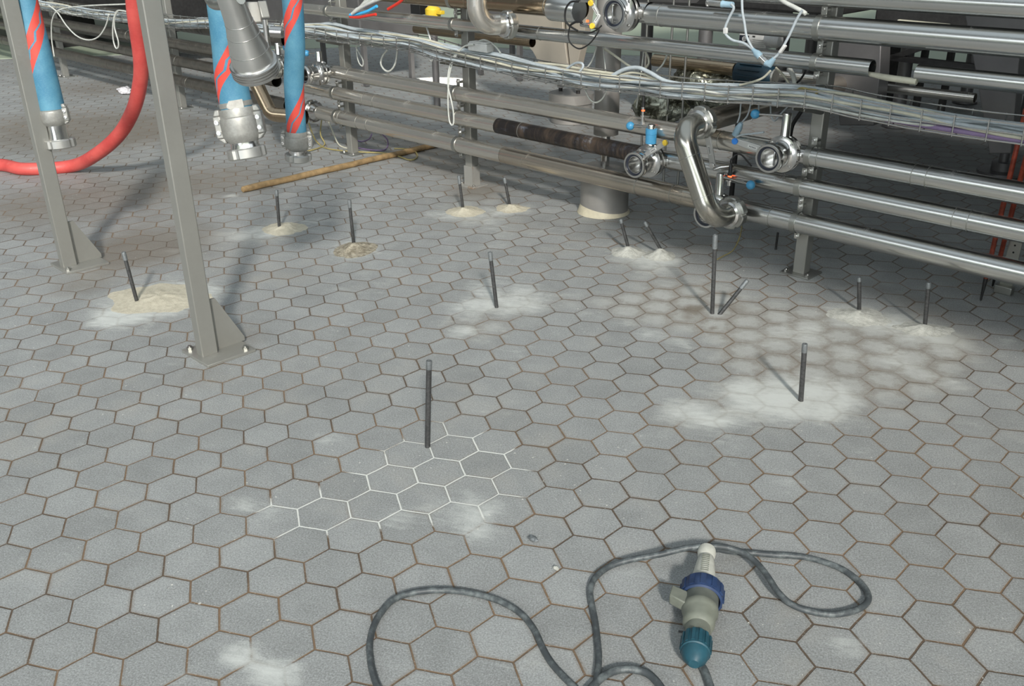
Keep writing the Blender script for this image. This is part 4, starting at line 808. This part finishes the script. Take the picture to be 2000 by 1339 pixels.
# ------------------------------------------------------------------ wrapped box, instruments, connectors
t = thing('junction_box', 'small white junction box wrapped in film, lying on the cable tray', 'box', rk(940, 95, .11))
c = rk(940, 92, .10); mb = MB(); mb.box(c, (.105, .045, .030), (U, NN, Z)); mb.box(c+Z*.017, (.098, .040, .006)); obj('box_body', mb, 'white_plastic', t, bevel=.004)
mb = MB(); mb.lathe(c-U*.052, -U, [(0, 0), (.009, 0), (.008, .012), (0, .012)], 14); obj('cable_gland', mb, 'white_plastic', t)
cable([rk(x, y, .09) for x, y in ((932, 82), (945, 78), (958, 83), (970, 93), (978, 104))], .0032, 'cable_light', 'pale cable arching over the wrapped box on the tray')
t = thing('plug_connector', 'blue-grey angled plug connector hanging in front of the thin upper pipe', 'connector', rk(1490, 115, .16))
mb = MB(); a, b = rk(1470, 96, .17), rk(1496, 122, .17); d = (b-a).normalized(); L = (b-a).length
mb.lathe(a, d, [(0, 0), (.005, 0), (.0075, L*.2), (.0105, L*.3), (.0105, L*.58), (.0095, L*.6), (0, L*.6)], 20); obj('plug_body', mb, 'conn_blue', t)
mb = MB(); mb.lathe(a+d*L*.6, d, [(0, 0), (.0105, 0), (.0105, L*.12), (.0088, L*.13), (.0088, L*.18), (.0105, L*.19), (.0105, L*.4), (0, L*.4)], 20); obj('locking_ring', mb, 'steel', t)
mb = MB(); mb.tube([b, rk(1503, 125, .17), rk(1512, 114, .17)], [.0105, .0110, .006], 18); obj('angle_plug', mb, 'conn_blue', t)
for pts in ([(1428, 8), (1433, 16), (1424, 35), (1417, 52), (1417, 66), (1430, 78), (1452, 84), (1470, 96)], [(1449, -5), (1450, 22), (1454, 45), (1458, 70), (1466, 88), (1472, 98)], [(1511, 114), (1522, 103), (1540, 72), (1556, 38), (1567, 20)]):
    mb = MB(); mb.tube(smooth_path([rk(x, y, .17) for x, y in pts]), .0038, 10); obj('cable_lead', mb, 'cable', t)
for x0, y0, x1, y1 in ((1417, 54, 1417, 66), (1534, 88, 1523, 103)):
    mb = MB(); mb.bar(rk(x0, y0, .17), rk(x1, y1, .17), .013, .009); obj('cable_tag', mb, 'white_plastic', t, bevel=.002)
cable([rk(x, y, .12) for x, y in ((1520, -5), (1532, 4), (1550, 13), (1567, 22), (1574, 27))], .0058, 'cable_light', 'thick pale cable coming in at the top edge left of the right-hand post')
t = thing('position_sensor', 'steel cable sensor lying above the topmost pipe with blue-grey plug', 'sensor', rk(1400, 10, .06))
mb = MB(); a, b = rk(1382, 5, .10), rk(1434, 10, .10); d = (b-a).normalized(); L = (b-a).length; mb.lathe(a, d, [(0, 0), (.0115, 0), (.0115, .004), (.009, .005), (.009, L*.55), (0, L*.55)], 20); obj('sensor_body', mb, 'steel', t)
mb = MB(); mb.lathe(a+d*L*.55, d, [(0, 0), (.0105, 0), (.0105, .004), (.009, .006), (.009, L*.4), (0, L*.4)], 20); obj('plug_body', mb, 'conn_blue', t)
def transmitter():
    t = thing('transmitter_box', 'off-white instrument box with dark blue emblem between the two upper pipes', 'instrument', rk(1470, 92, -.15))
    a, b = rk(1443, 76, -.15), rk(1497, 76, -.15); c = (a+b)/2; w = (b-a).length; c = Vector((c.x, c.y, a.z)); x = Vector((b.x-a.x, b.y-a.y, 0)).normalized(); y = Z.cross(x)
    mb = MB(); mb.box(c+y*.03, (w, .06, .050), (x, y, Z)); bd = obj('box_body', mb, 'white_plastic', t, bevel=.003)
    mb = MB(); mb.lathe(rk(1497, 77, -.12), x, [(0, 0), (.019, 0), (.019, .02), (.024, .021), (.024, .04), (.018, .05), (0, .052)], 24); obj('end_cap', mb, 'white_plastic', t)
    f = -y; mb = MB(); mb.box(c-x*w*.30+f*.0008+Z*.002, (w*.34, .0016, .022), (x, y, Z)); em = obj('emblem_plate', mb, 'seal', bd, 'dark blue emblem plate')
    mb = MB(); k = 20; vs = []; fs = []; cc = c-x*w*.29+f*.0020+Z*.002
    for i in range(k+1):
        th = .5+5.2*i/k
        for r in (.0045, .0082): vs.append(cc+x*math.cos(th)*r+Z*math.sin(th)*r)
    for i in range(k): fs.append((2*i, 2*i+1, 2*i+3, 2*i+2))
    mb.add(vs, fs); mb.box(cc-f*.0003, (.013, .0006, .0028), (x, y, Z)); obj('emblem', mb, 'label', em, 'white ring emblem')
    mb = MB()
    for q in (.0, .05): mb.box(c+x*w*(.02+q)+f*.0008+Z*.012, (.004, .0012, .005), (x, y, Z))
    obj('print', mb, 'ink', bd)
    mb = MB()
    for i in range(4): mb.box(c+x*w*.22+f*.0008+Z*(.002-.006*i), (w*.42, .0008, .0012), (x, y, Z))
    obj('print_lines', mb, 'steel_dull', bd)
transmitter()
# blue, red and pale tubes at the top edge near the slim hose
for pts, r, mt, lab in (([(684, 29), (700, 27), (718, 22), (736, 12)], .0065, 'cyan_tube', 'bright blue tube end at the top edge, above the red one'), ([(684, 33), (700, 34), (716, 31), (734, 28)], .0060, 'red_tube', 'red tube end at the top edge, below the bright blue one'), ([(758, 18), (770, 11), (782, 3), (790, -6)], .0062, 'red_tube', 'red tube leaving through the top edge right of the pale bundle')):
    cable([rk(x, y, .16) for x, y in pts], r, mt, lab, None, 8, 'plastic_tube', 'tube')
for i in range(6):
    cable([rk(x, y, .155+.008*(i % 3)) for x, y in ((686+i*2, 29-i*2), (704+i*4, 14-i*1.8), (722+i*7, -8))], .0070, 'white_plastic' if i % 2 else 'cable_light', 'pale rod-like tube in the bundle at the top edge above the rack post', 'pale tubes bundled at the top edge', 6, 'plastic_tube', 'tube')
# ------------------------------------------------------------------ tank legs, drums and machinery behind the rack
def jack(t, c, z0, z1, r=.011):
    mb = MB(); mb.lathe(Vector((c.x, c.y, z0)), Z, [(0, 0), (r, 0), (r, z1-z0), (0, z1-z0)], 18); o = obj('threaded_stem', mb, 'dark_iron', t)
    mb = MB(); mb.lathe(Vector((c.x, c.y, z0+.02)), Z, [(0, 0), (r*1.7, 0), (r*1.7, .025), (r*1.3, .03), (r*1.3, .05), (0, .05)], 6); obj('lock_nut', mb, 'steel', o)
away = Vector((FW.x, FW.y, 0)).normalized()
c = gr(1184, 427)+away*.093
t = thing('support_drum', 'round steel sleeve with cream sealant at the floor, under the tall tank leg', 'drum', c)
mb = MB(); mb.lathe(c+Z*.002, Z, [(.0935, 0), (.0935, .175), (.088, .178), (0, .178)], 56); obj('sleeve', mb, 'tank', t)
mb = MB(); seg = 64; vs = []; fs = []
for k in range(seg):
    a = 2*math.pi*k/seg; q = .5+.5*math.cos(a-math.atan2(-.5, -.85)); x, y = math.cos(a), math.sin(a)
    for r, z in ((.0930, .0), (.101+.004*q, 0), (.099+.003*q, .004+.002*q), (.0935, .010+.024*q*q)): vs.append(c+Vector((x*r, y*r, z+.001)))
for k in range(seg):
    for j in range(3): a, b = k*4+j, ((k+1) % seg)*4+j; fs.append((a, a+1, b+1, b))
mb.add(vs, fs); obj('sealant_ring', mb, 'cream_seal', t, 'cream sealant ring')
cl = c+away*.015
mb = MB(); mb.lathe(cl+Z*.180, Z, [(0, 0), (.017, 0), (.017, .12), (0, .12)], 24); obj('stem', mb, 'steel', t)
mb = MB(); mb.lathe(cl+Z*.30, Z, [(0, 0), (.047, 0), (.047, 1.0), (0, 1.0)], 44); obj('column', mb, 'tank', t)
c2 = gr(1118, 246)+away*.13
t = thing('support_drum', 'low rusty drum foot with two threaded stems, behind the third pipe', 'drum', c2)
mb = MB(); mb.lathe(c2+Z*.002, Z, [(.115, 0), (.115, .10), (.125, .105), (.125, .155), (0, .155)], 48); obj('sleeve', mb, 'tank', t)
jack(t, c2-U*.08, .155, .62); jack(t, c2+U*.05, .155, .60)
t2 = thing('tank_skirt', 'beige tapered tank support panel behind the actuator cylinder', 'tank support', c2+Z*.6)
def quad_panel(t, pts, n, thick, mat, name):
    P = [rk(x, y, n) for x, y in pts]; k = len(P); mb = MB(); mb.add([p for p in P]+[p-NN*thick for p in P], [list(range(k)), [k+i for i in range(k)][::-1]]+[(i, k+i, k+(i+1) % k, (i+1) % k) for i in range(k)]); return obj(name, mb, mat, t, bevel=.003)
quad_panel(t2, [(960, -60), (1092, -60), (1100, 60), (1112, 150), (1066, 150), (1040, 100), (985, 40)], -1.05, .05, 'tank', 'panel'); quad_panel(t2, [(1098, -60), (1160, -60), (1140, 70), (1122, 150), (1115, 150), (1106, 60)], -1.05, .05, 'tank', 'panel')
M_['tank_beige'] = plain('beige_tank_support', (.42, .375, .31), .5, .35, .08, 6, .05)
for ch in t2.children: ch.data.materials[0] = M_['tank_beige']
def leg_panel(name, pts, n, thick, mat, label, foot=None):
    P = [rk(x, y, n) for x, y in pts]; t = thing(name, label, 'tank support', P[-1]); quad_panel(t, pts, n, thick, mat, 'leg_plate')
    if foot:
        c = gr(*foot); mb = MB(); mb.lathe(c+Z*.002, Z, [(0, 0), (.10, 0), (.10, .012), (.045, .014), (.045, .05), (.02, .052), (.02, .30), (0, .30)], 32); obj('round_foot', mb, 'tank_dark', t)
    return t
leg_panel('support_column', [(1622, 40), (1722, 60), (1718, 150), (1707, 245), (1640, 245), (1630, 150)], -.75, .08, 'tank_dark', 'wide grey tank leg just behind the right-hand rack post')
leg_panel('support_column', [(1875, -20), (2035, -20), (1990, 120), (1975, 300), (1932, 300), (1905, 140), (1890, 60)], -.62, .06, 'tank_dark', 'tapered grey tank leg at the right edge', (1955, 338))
def tank(cx, cy, d, r, z, label, mat='tank_dark'):
    c = at(cx, cy, d); c = Vector((c.x, c.y, 0)); t = thing('storage_tank', label, 'tank', c+Z*z, 'dark storage tanks behind the rack'); mb = MB(); mb.lathe(c+Z*z, Z, [(0, .0), (r*.5, .05), (r*.92, .16), (r, .26), (r, 1.35), (0, 1.35)], 64); obj('tank_shell', mb, mat, t)
    for k in range(3):
        a = 2.1*k+.5; p = c+Vector((math.cos(a), math.sin(a), 0))*r*.7; mb = MB(); mb.lathe(Vector((p.x, p.y, .004)), Z, [(.0, 0), (.07, 0), (.07, .01), (.035, .012), (.035, z+.14), (0, z+.14)], 20); obj('leg', mb, mat, t)
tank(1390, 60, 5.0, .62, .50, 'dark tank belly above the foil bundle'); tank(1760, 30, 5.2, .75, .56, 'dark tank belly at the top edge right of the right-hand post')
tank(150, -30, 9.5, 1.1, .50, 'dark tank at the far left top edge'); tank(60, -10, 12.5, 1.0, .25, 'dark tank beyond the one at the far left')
# dark machine frames seen between the pipes at the right
t = thing('machine', 'black steel machine frame behind the cut pipe gap', 'frame', gr(1735, 190)); b0 = gr(1735, 205)
mb = MB(); mb.box(b0+Z*.35, (.075, .075, .70)); obj('upright', mb, 'dark_iron', t); mb = MB(); mb.bar(rk(1745, 112, -1.0), rk(1800, 93, -1.0), .03, .02); mb.bar(rk(1740, 112, -1.0), rk(1925, 133, -1.0), .03, .02); obj('cross_bar', mb, 'dark_iron', t)
t = thing('tank_support', 'pale greenish plate behind the topmost pipe at the right', 'plate', rk(1800, 45, -.8)); quad_panel(t, [(1752, 38), (1850, 47), (1872, 56), (1752, 60)], -.8, .02, 'cable_cream', 'plate')
for i, (px, lab) in enumerate(((1262, 'thin upright rod left of the golden pipe'), (1311, 'thin upright rod between foil bundle and thin pipe'), (1341, 'thin upright rod above the golden pipe'))):
    c = rk(px, 90, -.35); mb = MB(); mb.lathe(Vector((c.x, c.y, .004)), Z, [(0, 0), (.0045, 0), (.0045, 1.0), (0, 1.0)], 10); tag(obj('support_rod', mb, 'steel_dull'), lab, 'rod', 'thin upright rods behind the rack')
def motor():
    a, b = rk(1442, 142, -.40), rk(1512, 148, -.40); b = Vector((b.x, b.y, a.z)); d = (b-a).normalized(); L = (b-a).length
    t = thing('pump_motor', 'dark teal pump motor behind the thin upper pipe', 'motor', a); mb = MB(); mb.lathe(a, d, [(0, 0), (.040, 0), (.044, .01), (.044, L-.03), (.036, L-.01), (.030, L), (0, L)], 36); obj('motor_body', mb, 'motor', t)
    mb = MB()
    for k in range(14): th = 2*math.pi*k/14; x, y, z_ = frame(d); mb.box(a+d*L*.45+(x*math.cos(th)+y*math.sin(th))*.046, (.008, .004, L*.6), (x*math.cos(th)+y*math.sin(th), -x*math.sin(th)+y*math.cos(th), d))
    obj('cooling_fins', mb, 'motor', t); mb = MB(); mb.lathe(a+d*L, d, [(0, 0), (.028, 0), (.026, .006), (0, .006)], 28); obj('end_plate', mb, 'steel_dull', t, 'grey round end plate')
    mb = MB(); mb.box(Vector((a.x, a.y, a.z/2-.02))+d*L*.12, (.014, .014, a.z-.05)); obj('pedestal', mb, 'dark_iron', t)
motor()
def crumpled(name, cx, cy, n, size, mat, label, cat, seed, sub=5, amp=.35, floor=False):
    c = rk(cx, cy, n) if not floor else gr(cx, cy, size[2]*.8); mb = MB(); mb.ball(Vector((0, 0, 0)), 1.0, 40, 26); out = []
    for v in mb.v:
        k = 1+amp*noise.noise(v*1.6+Vector((seed, 0, 0)))+amp*.5*abs(noise.noise(v*4+Vector((0, seed, 0))))+amp*.25*noise.noise(v*9)
        w = v*k; out.append(c+U*w.x*size[0]+NN*w.y*size[1]+Z*max(w.z, -1.0)*size[2])
    mb.v = out; mb.sharp = 20
    if floor:
        lo = min(v.z for v in mb.v); mb.v = [Vector((v.x, v.y, v.z-lo+.001)) for v in mb.v]
    return tag(obj(name, mb, mat), label, cat)
crumpled('foil_bundle', 1290, 208, -.40, (.10, .08, .075), 'foil', 'crumpled shiny foil-wrapped bundle behind the wire tray', 'foil', 2.0)
crumpled('foil_bundle', 1380, 172, -.55, (.16, .08, .085), 'foil', 'dark crumpled foil wrap below the short golden pipe', 'foil', 5.0)
crumpled('rag', 244, 178, 0, (.055, .04, .022), 'rag', 'crumpled white rag on the floor left of the red hose', 'rag', 3.0, floor=True)
crumpled('stone_chip', 1041, 1053, 0, (.010, .006, .0045), 'sleeve', 'small grey chip on the tiles in the foreground', 'chip', 8.0, floor=True)
crumpled('stone_chip', 1086, 1110, 0, (.006, .004, .003), 'sand_grey', 'tiny pale chip right of the grey chip in the foreground', 'chip', 9.0, floor=True)
# rusty red bars behind the pipes at the right edge
for (x0, y0, x1, y1, mid, lab) in ((1915, 588, 1992, 262, 0, 'rust-red iron bar with dark pointed foot, left one at the right edge'), (1945, 500, 2016, 262, 0, 'rust-red iron bar, right one at the right edge')):
    b = gr(x0, y0) if y0 > 550 else gr(1938, 560); tp = rk(x1, y1, -.22 if y0 > 550 else -.16); t = thing('iron_bar', lab, 'bar', b, 'rust-red iron bars leaning behind the pipes'); ax = (tp-b).normalized(); L = (tp-b).length
    mb = MB(); mb.lathe(b+ax*.07, ax, [(0, 0), (.0065, 0), (.0075, L*.5), (.0065, L), (0, L)], 10); obj('bar_shaft', mb, 'red_steel', t); mb = MB(); mb.lathe(b, ax, [(0, 0), (.003, .005), (.0066, .07), (0, .072)], 10); obj('pointed_foot', mb, 'dark_iron', t, 'dark point')
t = thing('perforated_strip', 'grey perforated metal strip standing at the right edge under the pipes', 'strip', gr(1960, 572)); c = gr(1962, 570)
mb = MB(); mb.box(c+Z*.10, (.036, .004, .196)); obj('strip', mb, 'steel_dull', t); mb = MB(); mb.box(c+Z*.012+NN*.01, (.05, .03, .024)); obj('foot_block', mb, 'steel_dull', t, bevel=.002)
mb = MB()
for k in range(7): mb.lathe(c+NN*.0019+Z*(.04+k*.022), NN, [(0, 0), (.003, 0), (.003, .0004), (0, .0004)], 10)
obj('holes', mb, 'hole', t)
# dark stub standing in the shade, flat bar and loose tile flake beside the right-hand post
tag(obj('iron_pin', MB().lathe(gr(1515, 487), (tp:=Vector((.02, .1, 1))), [(0, 0), (.004, 0), (.004, .06), (0, .06)], 10), 'dark_iron'), 'short dark pin sticking out of the shaded tiles left of the right-hand post', 'pin')
t = thing('actuator_bracket', 'yellow and black hand valve at the top edge left of the middle post', 'valve', rk(845, 20, -1.0))
mb = MB(); mb.lathe(rk(846, 28, -1.0), Z, [(0, -.02), (.04, -.02), (.045, 0), (.045, .03), (.02, .05), (.02, .09), (0, .09)], 20); mb.box(rk(858, 24, -1.0), (.06, .03, .02)); obj('yellow_body', mb, 'yellow', t, bevel=.002); mb = MB(); mb.box(rk(818, 8, -1.0), (.085, .06, .11)); obj('black_body', mb, 'black', t, bevel=.003)
mb = MB(); mb.lathe(Vector((rk(846, 28, -1.0).x, rk(846, 28, -1.0).y, .006)), Z, [(0, 0), (.02, 0), (.02, .47), (0, .47)], 16); obj('support_pipe', mb, 'tank_dark', t)
# ------------------------------------------------------------------ blue industrial plug and socket with their cords
def connector():
    a, b = gr(1381, 1072, .029), gr(1357, 1282, .026); ax = (b-a).normalized(); L = (b-a).length; x, y, _ = frame(ax); up = Z; sd = ax.cross(Z).normalized()   # sd: to the left in view
    if sd.dot(R2) > 0: sd = -sd
    M_['plug_white'] = plain('aged_white_plastic', (.52, .52, .46), .45, 0, .10, 90); M_['plug_grey'] = plain('aged_grey_plastic', (.155, .165, .135), .5, 0, .14, 60)
    M_['plug_blue'] = plain('navy_blue_plastic', (.020, .040, .10), .45, 0, .2, 60); M_['plug_teal'] = plain('teal_plastic', (.016, .072, .10), .45, 0, .2, 60)
    k = .0052
    def pf(L_): return [(r, L*h) for r, h in L_]
    t1 = thing('power_plug', 'white end of the industrial connector with navy locking ring, and its grey-black cord', 'plug', a-Z*.029)
    mb = MB(); mb.lathe(a, ax, pf([(0, -.005), (.009, -.005), (.0155, .01), (.0165, .04), (.0155, .07), (.0130, .095), (.0138, .10), (.0165, .18), (.0190, .26), (.0205, .33), (.0215, .37), (.0220, .425), (0, .43)]), 36); pb = obj('plug_body', mb, 'plug_white', t1)
    mb = MB()
    for i in range(9): mb.box(a+ax*L*(.13+.022*i)+up*(.0146+.0006*i), (.013, .0014, .0022), (sd, ax, up))
    obj('grip_ribs', mb, 'plug_grey', pb)
    mb = MB(); mb.box(a+ax*L*.375+sd*-.026+up*.004, (.012, .008, .008), (sd, ax, up)); obj('lug', mb, 'plug_white', pb)
    tilt = (ax+up*-.10).normalized(); rc = a+ax*L*.385
    mb = MB(); mb.lathe(rc, tilt, [(.024, 0), (.0335, 0), (.0360, .004), (.0365, .018), (.0350, .030), (.0315, .032), (.0300, .030), (.0300, .012), (.024, .010)], 48, closed=True)
    for i in range(12): th = 2*math.pi*i/12; xx, yy, _a = frame(tilt); o = xx*math.cos(th)+yy*math.sin(th); mb.box(rc+tilt*.016+o*.0360, (.003, .009, .022), (o, -xx*math.sin(th)+yy*math.cos(th), tilt))
    mb.v = [Vector((v.x, v.y, max(v.z, .001))) for v in mb.v]; obj('locking_ring', mb, 'plug_blue', t1, 'navy blue locking ring', bevel=.0006)
    t2_ = thing('cable_socket', 'grey-green socket end of the industrial connector with teal gland nut and cord', 'socket', b-Z*.026)
    mb = MB(); mb.lathe(a, ax, pf([(.0, .430), (.0255, .430), (.0275, .45), (.0285, .47), (.0285, .585), (.0295, .59), (.0300, .605), (.0300, .625), (.0285, .64), (.0262, .665), (.0262, .72), (.0240, .745), (.0198, .76), (.0198, .865), (0, .87)]), 40)
    mb.v = [Vector((v.x, v.y, max(v.z, .0008))) for v in mb.v]; sb = obj('socket_body', mb, 'plug_grey', t2_)
    mb = MB(); c = a+ax*L*.56+sd*.034+up*.006; mb.prism([(-.010, -.012), (.016, -.022), (.018, .004), (-.008, .018), (-.016, .010)], c, sd, ax, .020); obj('lid_hinge', mb, 'plug_grey', sb, bevel=.002); mb = MB(); mb.prism([(-.006, -.016), (.012, -.020), (.014, .000), (-.004, .004)], c-up*.008+sd*.004, sd, ax, .014); obj('lid', mb, 'plug_blue', sb, 'navy blue lid edge', bevel=.002)
    mb = MB(); mb.tube([a+ax*L*.80+sd*.018-up*.004, a+ax*L*.80+sd*.030-up*.004], .0018, 8); obj('screw', mb, 'dark_iron', sb)
    mb = MB(); mb.lathe(a, ax, pf([(0, .845), (.0215, .845), (.0230, .855), (.0235, .93), (.0235, .965), (.0212, .97), (.0218, .975), (.0190, 1.01), (.0120, 1.045), (.0080, 1.06), (0, 1.06)]), 40)
    for i in range(14): th = 2*math.pi*i/14; o = x*math.cos(th)+y*math.sin(th); mb.box(a+ax*L*.905+o*.0237, (.0022, .005, .026), (o, -x*math.sin(th)+y*math.cos(th), ax))
    mb.v = [Vector((v.x, v.y, max(v.z, .0008))) for v in mb.v]; obj('gland_nut', mb, 'plug_teal', t2_, 'teal ribbed gland nut')
    R = .0056
    def path(P, zs=None): return smooth_path([gr(q[0], q[1], q[2] if len(q) > 2 else R+.0005) for q in P], 8)
    loop = [(1383, 1076, .027), (1400, 1072, .022), (1430, 1077, .012), (1465, 1079), (1510, 1083), (1560, 1086), (1600, 1094), (1645, 1111), (1680, 1137), (1696, 1162), (1690, 1180), (1665, 1193), (1625, 1199), (1582, 1193), (1547, 1180, .010), (1520, 1156, .018), (1500, 1126, .022), (1480, 1101, .022), (1455, 1081, .026), (1425, 1070, .030), (1390, 1066, .034), (1340, 1070, .030), (1290, 1082, .022), (1230, 1093, .012), (1190, 1106), (1163, 1127), (1153, 1152), (1156, 1180), (1162, 1210), (1167, 1250), (1169, 1290), (1162, 1345), (1150, 1400)]
    mb = MB(); mb.tube(path(loop), R, 14); obj('cord', mb, 'cord', t1, 'grey-black rubber cord')
    tail = [(1356, 1278, .022), (1363, 1292, .012), (1374, 1305), (1384, 1330), (1392, 1360), (1388, 1410), (1340, 1420), (1310, 1370), (1270, 1318), (1225, 1306), (1185, 1316), (1150, 1348), (1120, 1390)]
    mb = MB(); mb.tube(path(tail), R*1.12, 14); obj('cord', mb, 'cord', t2_, 'grey-black rubber cord')
    lp = [(780, 1400), (745, 1355), (730, 1320), (723, 1285), (722, 1255), (730, 1222), (745, 1195), (768, 1171), (805, 1157), (855, 1152), (905, 1155), (955, 1166), (992, 1181), (1022, 1202), (1045, 1232), (1060, 1265), (1078, 1295), (1103, 1323), (1130, 1350), (1165, 1390)]
    mb = MB(); mb.tube(path(lp), R, 14); tag(obj('extension_cable', mb, 'cord'), 'grey-black rubber cord making the wide bow left of the connector', 'cord')
connector()

def machine_box(x0, x1, y0, y1, n, depth, ztop, mat, label, legs=()):
    """body seen between x0..x1 whose lower front edge passes the image points (x0,y0),(x1,y1)"""
    a, b = rk(x0, y0, n), rk(x1, y1, n); z = (a.z+b.z)/2; t = thing('machine', label, 'machine', Vector((a.x, a.y, 0)))
    ua, ub = (a-O).dot(U), (b-O).dot(U); mb = MB(); mb.box(RW((ua+ub)/2, n-depth/2, (z+ztop)/2), (ub-ua, depth, ztop-z)); obj('housing', mb, mat, t, bevel=.01)
    for k in (.04, .96):
        for q in legs or (.1, .9):
            mb = MB(); mb.box(RW(ua+(ub-ua)*k, n-depth*q, z/2+.002), (.03, .03, z-.004)); obj('leg', mb, mat, t)
    return t
machine_box(-60, 335, 20, 31, -.75, .9, 1.6, 'dark_iron', 'black box added to darken the top left edge above the far pipes')  # this box and the next are added to blacken the left background
machine_box(-200, 60, 60, 95, -.35, .6, 1.6, 'dark_iron', 'black box added to darken the left edge beside the frame post')
machine_box(1255, 1640, 12, 22, -1.3, 1.2, 1.8, 'dark_iron', 'black box added to darken the top edge above the foil bundle', (.9,))  # this box and the next are added to stand for the shaded hall back
machine_box(1700, 1900, 88, 92, -1.5, 1.0, 1.8, 'dark_iron', 'black box added to darken the space behind the cut pipe gap', (.9,))
machine_box(520, 705, 60, 78, -1.15, .5, 1.5, 'tank_dark', 'brown-grey machine body behind the tray, between slim hose and rack post')
machine_box(925, 1010, 30, 42, -2.0, .4, 1.5, 'tank_dark', 'grey machine body beyond the steel elbow at the top edge')
